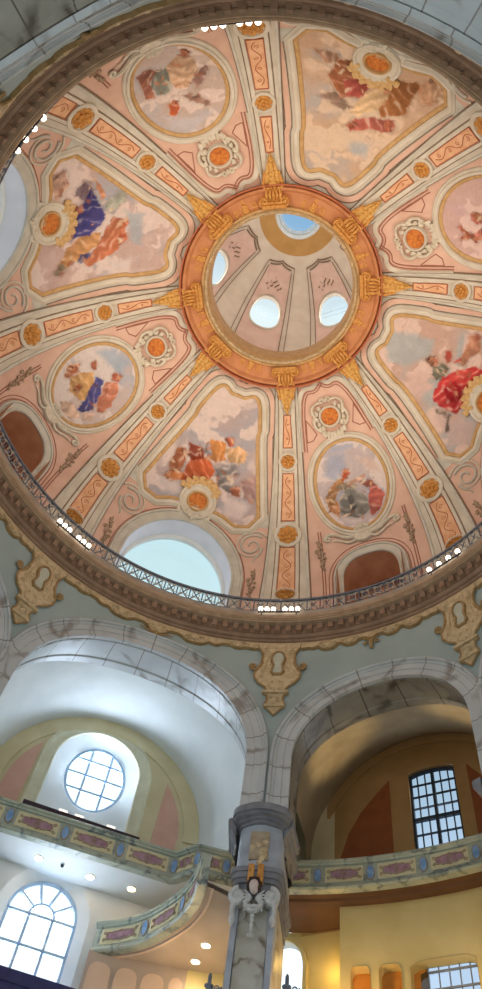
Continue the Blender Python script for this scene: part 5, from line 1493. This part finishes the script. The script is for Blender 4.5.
# mirrored end of the balcony at the far left
parapet('balcony_parapet', L, [(-3.2, 13.2), (-2.35, 15.2), (-2.1, 15.9)], 16.0, .98, 'end of the grey balcony parapet at the left edge beside the arched window', 'painted gallery parapets', npan=1)
# panelled wall under the balcony, on the line of the outer wall
def pwf(s, y, h=0.):
    r = 15.75-h; return (-r*sin(radians(s)), r*cos(radians(s)), y)
b = MB(); holed(b, pwf, arange(6.0, 17.6, 14), 9, 15.06, (), 2); tag(b.build('wall_booth', 'beige', angle=60), kind='structure')
b = MB(); holed(b, pwf, arange(-3, 6.0, 10), 9, 15.06, (), 2); tag(b.build('wall_booth', 'yellow', angle=60), kind='structure')
for s0, s1 in ((6.3, 7.9), (8.4, 11.0), (11.5, 14.1), (14.6, 17.2)):
    g = MB(); m = (s0+s1)/2; w = (s1-s0)/2
    o_ = [(s1, 11), (s0, 11)]+[(m-w*cos(t), 14.35+.4*sin(t)**.6) for t in [pi*k/10 for k in range(11)]]
    g.add([pwf(x, y, .04) for x, y in o_], [tuple(range(len(o_)))]); tag(g.build('trim_24', 'peach'), kind='structure')

# recessed downlights
DL = [(26.9, 15.3, UP_T-UP_B+.03), (20.0, 15.36, UP_T-UP_B+.03), (14.6, 15.4, UP_T-UP_B+.03), (3.95, 14.25, 15.05), (5.15, 15.2, 15.05)]
DN_ = ['leftmost of three in the white gallery ceiling', 'middle of three in the white gallery ceiling', 'rightmost of three in the white gallery ceiling', 'right one of two under the curving balcony', 'left one of two under the curving balcony']
for (a_, r_, z), w in zip(DL, DN_):
    org = (-r_*sin(radians(a_)), r_*cos(radians(a_)), z)
    ro = thing('downlight', org, 'round glowing downlight, %s' % w, 'lamp', 'ceiling downlights')
    f = lambda x, y, h=0., o=org: (o[0]+x, o[1]+y, o[2]-h)
    g = MB(); lathe(g, f, 0, 0, [(.0001, .012), (.13, .012)], 20); g.build('lens', 'downlight', ro, org)
    g = MB(); sweep(g, f, arc(0, 0, .13, .13, 0, 2*pi, 20)[:-1], [(-.0, 0), (0, .02), (.04, .02), (.04, 0)], True); g.build('trim_ring', 'white', ro, org)
org = L(-.35, 15.2, UP_T-UP_B+.03); f = lambda x, y, h=0., o=org: (o[0]+x, o[1]+y, o[2]-h)
ro = thing('ceiling_sensor', org, 'tiny dark sensor on the white ceiling above the arched window', 'sensor')
g = MB(); lathe(g, f, 0, 0, [(.06, 0), (.06, .05), (.03, .08)], 12); g.build('housing', 'dark_bar', ro, org)
# lower gallery coping at the bottom left, its shadow put into the colour
org = L(-1, 15.0, 13.0); ro = thing('dark_railing', org, 'navy gallery railing darkened as if in shadow at the bottom left corner under the arched window', 'railing')
g = MB(); box(g, lambda x, y, h: L(x, h, y), -4.6, 1.3, 13.15, 13.5, 15.0, 15.2); g.build('handrail', 'navy', ro, org)
g = MB(); box(g, lambda x, y, h: L(x, h, y), -4.6, 1.3, 10.5, 13.2, 15.05, 15.15); g.build('panel', 'navy', ro, org)

# right (narrow) bay --------------------------------------------------
QA = 336.7
Q = bay(QA)
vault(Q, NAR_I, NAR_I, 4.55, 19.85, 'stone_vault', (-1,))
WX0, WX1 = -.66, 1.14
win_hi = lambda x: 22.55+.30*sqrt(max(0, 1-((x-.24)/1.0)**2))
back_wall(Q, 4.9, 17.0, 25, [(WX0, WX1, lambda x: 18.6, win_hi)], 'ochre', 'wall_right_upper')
b = MB(); o_ = [(WX0, 18.6)]+[(WX0+(WX1-WX0)*k/12, win_hi(WX0+(WX1-WX0)*k/12)) for k in range(13)]+[(WX1, 18.6)]
V = []
for x, z in o_: V += [Q(x, DB, z), Q(x, DB+.3, z)]
b.add(V, [(2*k, 2*k+1, 2*k+3, 2*k+2) for k in range(len(o_)-1)])
w3 = tag(b.build('window_50', 'ochre'), kind='structure')
g = MB(); g.add([V[2*k+1] for k in range(len(o_))], [tuple(range(len(o_)))]); g.build('pane', 'glass_grey', w3)
g = MB(); d0, d1 = DB+.12, DB+.26
for p, q in zip(o_[:-1], o_[1:]): bar(g, Q, p, q, .16, d0, d1)
xm = (WX0+WX1)/2; W_ = WX1-WX0
bar(g, Q, (xm, 18.6), (xm, win_hi(xm)), .11, d0, d1); bar(g, Q, (WX0, 20.72), (WX1, 20.72), .12, d0, d1)
for k in (1, 2, 4, 5): bar(g, Q, (WX0+W_*k/6, 18.6), (WX0+W_*k/6, 22.8), .04, d0+.04, d1-.02)
for z in (18.85, 19.47, 20.1, 21.22, 21.73, 22.25): bar(g, Q, (WX0, z), (WX1, z), .04, d0+.04, d1-.02)
g.build('glazing_bars', 'dark_bar', w3)
def qf(x, y, h=0.): return Q(x, DB-h, y)
p = MB()
for s, x0 in ((-1, 1.42), (1, 1.62)):
    out = [(s*x0, 17.2), (s*3.5, 17.2), (s*3.45, 19.6), (s*3.1, 20.6), (s*2.6, 21.4), (s*2.0, 22.05), (s*x0, 22.6)]
    plate(p, qf, out if s > 0 else out[::-1], -.02, .03)
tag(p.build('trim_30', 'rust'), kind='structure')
c = MB(); sweep(c, qf, [(4.5*cos(pi*k/32), 19.85+4.5*sin(pi*k/32)) for k in range(33)], [(-.35, -.01), (-.35, .06), (-.25, .1), (0, .1)])
tag(c.build('trim_31', 'ochre'), kind='structure')
# gallery parapet on a ring behind the pillars
def qar(a, r):
    q = radians(a-QA); return (-r*sin(q), r*cos(q))
parapet('gallery_parapet', Q, [qar(a, 14.25) for a in arange(357.4, 315.5, 40)], UP_T-.05, 1.02, 'curved painted gallery parapet across the dim arch right of the pillar', 'painted gallery parapets', npan=6)
zb = UP_T-.05-1.02+.03
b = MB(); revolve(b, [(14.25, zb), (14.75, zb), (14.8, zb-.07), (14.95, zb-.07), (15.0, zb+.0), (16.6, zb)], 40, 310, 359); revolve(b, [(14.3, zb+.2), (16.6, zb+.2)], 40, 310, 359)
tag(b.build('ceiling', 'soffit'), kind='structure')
# yellow wall with booth openings under it (curved at radius 15.2)
def yf(a, z): return (-15.2*sin(radians(a)), 15.2*cos(radians(a)), z)
WIN = [(341.15, 343.7), (344.7, 346.95), (332.6, 340.1), (324.5, 331.8)]
def rtop(a0, a1, z=15.12): return lambda x: z-.16*(abs((x-(a0+a1)/2)/((a1-a0)/2)))**6
b = MB(); xs = arange(318, 348.2, 60)
for a0, a1 in WIN: xs += [a0+(a1-a0)*k/10 for k in range(11)]
holed(b, yf, xs, 9, zb, [(a0, a1, lambda x: 12.0, rtop(a0, a1)) for a0, a1 in WIN], 4)
tag(b.build('wall_booth', 'yellow', angle=60), kind='structure')
for i, (a0, a1) in enumerate(WIN):
    def bf(x, y, h=0.): r = 15.2-h; return (-r*sin(radians(x)), r*cos(radians(x)), y)
    b = MB(); o_ = [(a0, 12.0)]+[(a0+(a1-a0)*k/10, rtop(a0, a1)(a0+(a1-a0)*k/10)) for k in range(11)]+[(a1, 12.0)]
    V = []
    for x, z in o_: V += [bf(x, z, .05), bf(x, z, -.4)]
    b.add(V, [(2*k, 2*k+1, 2*k+3, 2*k+2) for k in range(len(o_)-1)])
    w = tag(b.build('window_%d' % (60+i), 'yellow'), kind='structure')
    g = MB()
    if i < 2:
        V = [bf(x, z, -.38) for x, z in o_]; g.add(V, [tuple(range(len(V)))]); g.build('lit_interior_sheet', 'amber', w)  # amber sheet stands in for the lit interior behind the opening
    else:
        g.add([bf(x, z, -.38) for x, z in o_], [tuple(range(len(o_)))]); g.build('pane', 'glass_grey', w)
        g = MB()
        aw = a1-(a1-a0)*.0; lo_ = a0; hi_ = a0+(a1-a0)*.78
        for k in range(6): 
            x = lo_+(hi_-lo_)*k/5; box(g, bf, x-.05, x+.05, 12, 15.1, -.36, -.3)
        for z in (14.95, 14.45, 13.95, 13.45): box(g, bf, lo_, hi_, z-.025, z+.025, -.36, -.3)
        g.build('glazing_bars', 'grey_bar', w)
        g = MB(); V = [bf(x, z, -.37) for x, z in ((hi_, 12), (a1, 12), (a1, 15.1), (hi_, 15.1))]; g.add(V, [(0, 1, 2, 3)]); g.build('side_board', 'amber', w)
# jamb of the yellow wall, bright recess and the arched window behind the pillar
b = MB(); b.add([yf(348.2, 9), yf(348.2, zb), Q(-3.17, 16.0, zb), Q(-3.17, 16.0, 9)], [(0, 1, 2, 3)]); tag(b.build('wall_jamb', 'yellow'), kind='structure')
AX0, AX1 = -6.45, -4.72
ah = lambda x: 15.9+.83*1.25*sqrt(max(0, 1-((x-(AX0+AX1)/2)/((AX1-AX0)/2))**2))
back_wall(Q, 6.4, 9, 17.2, [(AX0, AX1, lambda x: 10., ah), (-1.1, 1.25, lambda x: 11., lambda x: 15.5), (1.3, 3.7, lambda x: 11., lambda x: 15.5)], 'yellow', 'wall_right_lower')
o_ = [(AX0, 10)]+[(AX0+(AX1-AX0)*(.5-.5*cos(pi*k/16)), ah(AX0+(AX1-AX0)*(.5-.5*cos(pi*k/16)))) for k in range(17)]+[(AX1, 10)]
b = MB(); V = []
for x, z in o_: V += [Q(x, DB, z), Q(x, DB+.4, z)]
b.add(V, [(2*k, 2*k+1, 2*k+3, 2*k+2) for k in range(len(o_)-1)]); w = tag(b.build('window_70', 'white'), kind='structure')
g = MB(); g.add([V[2*k+1] for k in range(len(o_))], [tuple(range(len(o_)))]); g.build('pane', 'glass', w)
c = MB(); sweep(c, qf, o_[::-1], [(0, 0), (0, .12), (.14, .12), (.16, .0)]); tag(c.build('trim_32', 'yellow'), kind='structure')

# the other six bays: plain vaults with one large arched window each
wn = 80
for c in (112.5, 202.5, 292.5, 67.5, 157.5, 247.5):
    wide = c in RECT; f = bay(c if wide else c-.8)
    vault(f, 0, WIDE_I if wide else NAR_I, 4.25 if wide else 4.4, 19.9, 'white')
    hh = lambda x: 20.4+1.6*sqrt(max(0, 1-(x/1.6)**2))
    back_wall(f, 4.9, 9, 24.8, [(-1.6, 1.6, lambda x: 10.5, hh)], 'tan_wall', 'wall_outer')
    b = MB(); o_ = [(-1.6, 10.5)]+[(-1.6*cos(pi*k/16), 20.4+1.6*sin(pi*k/16)) for k in range(17)]+[(1.6, 10.5)]; V = []
    for x, z in o_: V += [f(x, DB, z), f(x, DB+.3, z)]
    b.add(V, [(2*k, 2*k+1, 2*k+3, 2*k+2) for k in range(len(o_)-1)]); w = tag(b.build('window_%d' % wn, 'white'), kind='structure'); wn += 1
    g = MB(); g.add([V[2*k+1] for k in range(len(o_))], [tuple(range(len(o_)))]); g.build('pane', 'glass', w)
# closing walls behind the piers, roof over the bays, floor
for a_ in PIL:
    f = bay(a_); xr = -.9 if abs(a_+3.5) < .1 else 3.4; b = MB(); b.add([f(-3.4, 16.3, 9), f(xr, 16.3, 9), f(xr, 16.3, 17.2), f(-3.4, 16.3, 17.2)], [(0, 1, 2, 3)]); b.add([f(-3.4, 16.3, 17.2), f(3.4, 16.3, 17.2), f(3.4, 16.3, 26.5), f(-3.4, 16.3, 26.5)], [(0, 1, 2, 3)])
    tag(b.build('wall_pier', 'tan_wall'), kind='structure')
b = MB(); revolve(b, [(11.05, 26.0), (18.5, 26.0)], 64); tag(b.build('ceiling', 'white'), kind='structure')
b = MB(); V = [(22*cos(2*pi*k/48), 22*sin(2*pi*k/48), 0) for k in range(48)]; b.add(V, [tuple(range(48))]); tag(b.build('floor', 'floor'), kind='structure')
# impost mouldings of the two arches beside the pillar
# ------------------------------------------------------------------ the pillar in view
PA = -3.75
PB = bay(PA)
def prism(mb, prof, zs):
    """prof(z) -> outline [(x, d)], stacked through the heights zs"""
    n = None; V = []
    for z in zs:
        o = prof(z); n = len(o); V += [PB(x, d, z) for x, d in o]
    F = [(i*n+k, i*n+(k+1) % n, (i+1)*n+(k+1) % n, (i+1)*n+k) for i in range(len(zs)-1) for k in range(n)]
    F += [tuple(range(n)), tuple((len(zs)-1)*n+k for k in range(n))]
    mb.add(V, F)
def outline(w, d0, bow=.0, back=13.0, wb=None, ch=.22):
    wb = wb or w+.03
    pts = [(-wb, back), (-w-.02, d0+ch+.35), (-w, d0+ch), (-w+ch*.35, d0+ch*.35), (-w+ch, d0)]
    pts += [(-w+ch+(2*w-2*ch)*k/8, d0-bow*sin(pi*k/8)) for k in range(1, 8)]
    pts += [(w-ch, d0), (w-ch*.35, d0+ch*.35), (w, d0+ch), (w+.02, d0+ch+.35), (wb, back)]
    return pts
def slab(mb, w, d0, z0, z1, bow=0., ch=.2):
    w *= .87
    prism(mb, lambda z: outline(w, d0, bow, ch=ch), [z0, z1])
org = PB(0, 10.7, 0)
ro = thing('pillar', org, 'tall marble pillar with a winged cherub capital between the bright and the dim arch', 'pillar')
g = MB(); slab(g, .66, 10.75, 0, 14.6); g.build('shaft', 'pillar', ro, org)
for s in (1, -1):
    g = MB(); box(g, lambda x, y, h: PB(x, h, y), s*.42, s*.58, 0, 14.2, 10.64, 11.0); g.build('edge_pilaster', 'pillar_grey', ro, org)
g = MB(); box(g, lambda x, y, h: PB(x, h, y), -.40, .40, 0.4, 13.3, 10.70, 10.8); g.build('marble_panel', 'pillar', ro, org)
g = MB()
for w, d, z0, z1 in ((.66, 10.60, 14.45, 14.50), (.70, 10.55, 14.50, 14.64), (.68, 10.58, 14.64, 14.74), (.76, 10.50, 14.74, 14.86), (.82, 10.44, 14.86, 15.02), (.86, 10.4, 15.02, 15.16), (.78, 10.48, 15.16, 15.22)): slab(g, w, d, z0, z1, .06)
g.build('lower_cornice', 'capital', ro, org)
g = MB(); slab(g, .74, 10.58, 15.1, 16.6, .14, .2); g.build('pedestal', 'pillar_grey', ro, org)
g = MB(); box(g, lambda x, y, h: PB(x, h, y), -.26, .28, 15.4, 16.3, 10.40, 10.6); g.build('relief_panel', 'relief', ro, org)
g = MB()
random.seed(5)
for k in range(9): blob(g, lambda x, y, h: PB(x, 10.41-h, y), random.uniform(-.18, .2), 15.3+k*.08, .0, .09, .08, .05, k)
g.build('relief_figure', 'ornament', ro, org)
g = MB()
for w, d, z0, z1 in ((.78, 10.48, 16.56, 16.64), (.86, 10.38, 16.64, 16.72), (.95, 10.24, 16.72, 16.80), (1.0, 10.16, 16.80, 16.99), (.96, 10.2, 16.99, 17.06)): slab(g, w, d, z0, z1, .16, .26)
g.build('abacus', 'capital', ro, org)
vf = lambda x, y, h=0.: PB(x*.9, 10.6-h, y+.25)
for s in (1, -1):
    g = MB(); rope(g, vf, [(s*x, y) for x, y in spiral(.50, 14.08, .24, pi/2, 1.5, -1, 22)], .10, .06, z=.1)
    lathe(g, vf, s*.50, 14.08, [(.24, -.1), (.22, .1), (.1, .16)], 18); g.build('volute', 'white_stucco', ro, org)
    g = MB(); rope(g, vf, [(s*x, y) for x, y in bez((.58, 13.9), (.7, 13.7), (.55, 13.5), (.62, 13.32), 10)], .09, .06, z=.08); blob(g, vf, s*.6, 13.4, .1, .1, .14, .09); g.build('volute_foot', 'white_stucco', ro, org)
    g = MB()
    for k in range(6):
        rope(g, vf, [(s*x, y) for x, y in bez((.08, 13.98), (.16, 13.9+.05*k), (.26, 13.8+.07*k), (.34-.02*abs(k-3), 13.62+.12*k), 8)], .05, .02, z=.18)
    g.build('wing', 'white_stucco', ro, org)
    g = MB(); box(g, vf, s*.06 if s > 0 else -.24, .24 if s > 0 else -.06, 14.42, 14.95, .1, .28)
    for k in range(3): rope(g, vf, bez((s*(.08+.05*k), 14.9), (s*(.1+.05*k), 14.7), (s*(.06+.05*k), 14.6), (s*(.1+.05*k), 14.4), 6), .035, z=.28)
    g.build('gilded_drape', 'gold', ro, org)
# cherub head: skull, brow, nose, eyes, mouth, cheeks and curled hair
g = MB(); V = []; F = []; n, m = 24, 16
for j in range(m+1):
    p = pi*j/m
    for i in range(n):
        t = 2*pi*i/n
        x, y, z = .155*sin(p)*cos(t), .20*cos(p), .17*sin(p)*sin(t)
        if z > 0:
            z += .045*math.exp(-((x/.028)**2+((y+.01)/.045)**2))            # nose
            for s in (1, -1):
                z -= .022*math.exp(-(((x-s*.06)/.028)**2+((y-.04)/.022)**2))   # eyes
                z += .014*math.exp(-(((x-s*.075)/.05)**2+((y+.06)/.05)**2))    # cheeks
            z -= .014*math.exp(-((x/.05)**2+((y+.095)/.014)**2))               # mouth
            z += .014*math.exp(-((x/.05)**2+((y+.15)/.03)**2))                 # chin
        if y < -.05: x *= 1-.5*(-.05-y)/.15*.5
        V.append(vf(x, 14.24+y, .30+z))
for j in range(m):
    for i in range(n): F.append((j*n+i, j*n+(i+1) % n, (j+1)*n+(i+1) % n, (j+1)*n+i))
g.add(V, F); head = g.build('cherub_head', 'skin', ro, org, angle=80)
g = MB()
for k in range(11):
    a_ = -.35+3.85*k/10; blob(g, vf, .17*cos(a_), 14.27+.20*sin(a_), .30, .065, .065, .09, k)
for k in range(5): blob(g, vf, (k-2)*.06, 14.43, .38, .05, .045, .05, k)
g.build('curled_hair', 'hair', head, org)
g = MB()
for k in range(9): blob(g, vf, .24*cos(pi+pi*k/8), 13.86+.22*sin(pi+pi*k/8), .17, .085, .08, .08, k)
for k in range(6): blob(g, vf, (k-2.5)*.07, 13.72+.02*(k % 2), .2, .07, .08, .07, k+3)
g.build('garland', 'white_stucco', ro, org)
g = MB()
for k in range(5): blob(g, vf, 0, 13.5-k*.11, .14, .07-.006*k, .09, .06, k)
rope(g, vf, [(-.1, 13.0), (.1, 13.0)], .05, z=.13); g.build('tassel', 'white_stucco', ro, org)

# wall sconces beside the pillar
def sconce(x, d, z, label, f):
    org = f(x, d, z); ro = thing('wall_sconce', org, label, 'lamp', 'dark wall sconces')
    sf = lambda a, b, h=0.: f(x+a, d-h, z+b)
    g = MB(); rope(g, sf, bez((.34, .0), (.15, -.16), (.05, -.1), (0, .02), 10), .03, z=.05); rope(g, sf, spiral(.2, -.02, .07, 0, 1.1, 1, 10), .02, z=.05); g.build('arm', 'iron', ro, org)
    g = MB(); lathe(g, lambda a, b, h=0.: sf(a, h, b), 0, 0, [(.03, -.05), (.12, .03), (.12, .06), (.05, .09)], 14); g.build('drip_pan', 'iron', ro, org)
    g = MB(); lathe(g, lambda a, b, h=0.: sf(a, h, b), 0, 0, [(.05, .08), (.05, .3), (.02, .36)], 10); g.build('candle', 'iron', ro, org)
sconce(-.98, 10.9, 12.12, 'dark candle sconce left of the pillar shaft', PB)
sconce(.98, 10.9, 12.2, 'dark candle sconce right of the pillar shaft against the bright window', PB)
WORLD, UPL, WIN_L, WIN_R, UPW, GAL, BOOTH, OTHER, EXPO = 1.1, 1180, 400, 45, 85, 420, 105, 230, 0.
# ------------------------------------------------------------------ light
W = bpy.data.worlds.new('sky'); SC.world = W; W.use_nodes = True
nt = W.node_tree; N, Lk = nt.nodes, nt.links
bg = N['Background']
tc = N.new('ShaderNodeTexCoord'); sx = N.new('ShaderNodeSeparateXYZ'); Lk.new(tc.outputs['Generated'], sx.inputs[0])
rp = N.new('ShaderNodeValToRGB'); Lk.new(sx.outputs['Z'], rp.inputs['Fac'])
def stop(i, pos, c, s):
    e = rp.color_ramp.elements[i] if i < 2 else rp.color_ramp.elements.new(pos)
    e.position = pos; e.color = (*[v*s for v in lin(c)], 1)
stop(0, 0.0, 'dfeaf5', 1.0); stop(1, 1.0, '7db4e4', .85)
stop(2, .55, 'e6f2fb', 1.5); stop(3, .72, 'd0ecf2', 1.0); stop(4, .86, 'c4e6ea', .95); stop(5, .955, 'e8f5f4', 1.0); stop(6, .985, '8fbfe6', .85)
Lk.new(rp.outputs['Color'], bg.inputs['Color']); bg.inputs['Strength'].default_value = WORLD

def light(name, typ, loc, energy, color, to=None, size=.5, **kw):
    d = bpy.data.lights.new(name, typ); d.energy = energy; d.color = lin(color)
    if typ == 'AREA': d.shape = 'DISK'; d.size = size
    else: d.shadow_soft_size = size
    for k, v in kw.items(): setattr(d, k, v)
    o = bpy.data.objects.new(name, d); COL.objects.link(o); o.location = loc
    if to is not None:
        o.rotation_euler = (Vector(to)-Vector(loc)).to_track_quat('-Z', 'Y').to_euler()
    return o
# spots added at the lamp bars, carrying the bulbs' light across the dome
for az in RIBS:
    a = radians(az)
    light('dome_uplight', 'SPOT', (-10.12*sin(a), 10.12*cos(a), 26.8), UPL, 'ffead4', (4.5*sin(a), -4.5*cos(a), 37.5), .1, spot_size=radians(120), spot_blend=.9)
# daylight entering by the windows
def win_light(f, x, z, d, e, w, h, col='dcebff', dz=-.15):
    o = light('window_daylight', 'AREA', f(x, d, z), e, col, f(x, d-5, z+dz*5), 1)
    o.data.shape = 'RECTANGLE'; o.data.size = w; o.data.size_y = h
    return o
win_light(L, OX, OZ, DB+.9, WIN_L, 1.9, 2.2)
win_light(L, LXC, 14.6, DB+.55, WIN_L*.8, 2.0, 3.6)
win_light(Q, .24, 20.8, DB+.28, WIN_R, 1.7, 3.6, 'e4ecf4')
for c in (112.5, 202.5, 292.5, 67.5, 157.5, 247.5):
    win_light(bay(c), 0, 17.5, DB+.2, OTHER, 3., 7.)  # lamps added at the unseen bays' windows to brighten arches and drum
for i, c in enumerate(UW):
    f = bay(c); light('window_daylight', 'AREA', f(0, ur(ZC)+.05, ZC+.05), UPW, 'fff4e8', f(0, 0, ZC-2), 1.5)
# spots added for the sunlit patches on the dim vault; lamps under the galleries
light('vault_glow_spot', 'SPOT', Q(-1.2, 15.0, 18.2), GAL, 'ffe0a8', Q(-2.5, 13.4, 22.4), .12, spot_size=radians(48), spot_blend=.8)
light('vault_glow_spot', 'SPOT', Q(1.4, 15.0, 18.2), GAL, 'ffe0a8', Q(2.6, 13.4, 22.4), .12, spot_size=radians(48), spot_blend=.8)
light('under_gallery_lamp', 'POINT', Q(-2.6, 14.0, 13.6), BOOTH, 'ffd08a', None, .2)
light('under_gallery_lamp', 'POINT', Q(1.5, 13.6, 13.2), BOOTH*1.1, 'ffd08a', None, .2)
light('under_gallery_lamp', 'POINT', Q(-3.6, 15.5, 15.6), BOOTH*.2, 'ffd070', None, .15)
for (a_, r_, z) in DL[3:]:
    light('downlight_lamp', 'SPOT', (-r_*sin(radians(a_)), r_*cos(radians(a_)), z-.06), 45, 'fff0dc', (-r_*sin(radians(a_)), r_*cos(radians(a_)), 5), .1, spot_size=radians(140), spot_blend=.8)
light('under_gallery_lamp', 'POINT', L(4.0, 13.9, 13.4), 60, 'ffe0a8', None, .15)  # added in front of the panelled wall to brighten it

# ------------------------------------------------------------------ camera
cd = bpy.data.cameras.new('camera'); cam = bpy.data.objects.new('camera', cd); COL.objects.link(cam)
SC.camera = cam
FPX, PITCH, ROLL, YAW = 767.1033, radians(59.89255), radians(12.70357), radians(13.21286)
cd.sensor_fit = 'VERTICAL'; cd.sensor_height = 36; cd.lens = FPX/989*36; cd.clip_end = 300
fw = Vector((-sin(YAW)*cos(PITCH), cos(YAW)*cos(PITCH), sin(PITCH))); rt_ = Vector((cos(YAW), sin(YAW), 0)); up_ = rt_.cross(fw)
r2 = cos(ROLL)*rt_+sin(ROLL)*up_; u2 = -sin(ROLL)*rt_+cos(ROLL)*up_
m = Matrix((r2, u2, -fw)).transposed().to_4x4(); m.translation = Vector((2.4898, -9.2554, 1.6)); cam.matrix_world = m

vs = SC.view_settings
SC.display_settings.display_device = 'sRGB'
vs.view_transform = 'Standard'; vs.look = 'None'; vs.gamma = 1; vs.use_curve_mapping = False; vs.exposure = EXPO
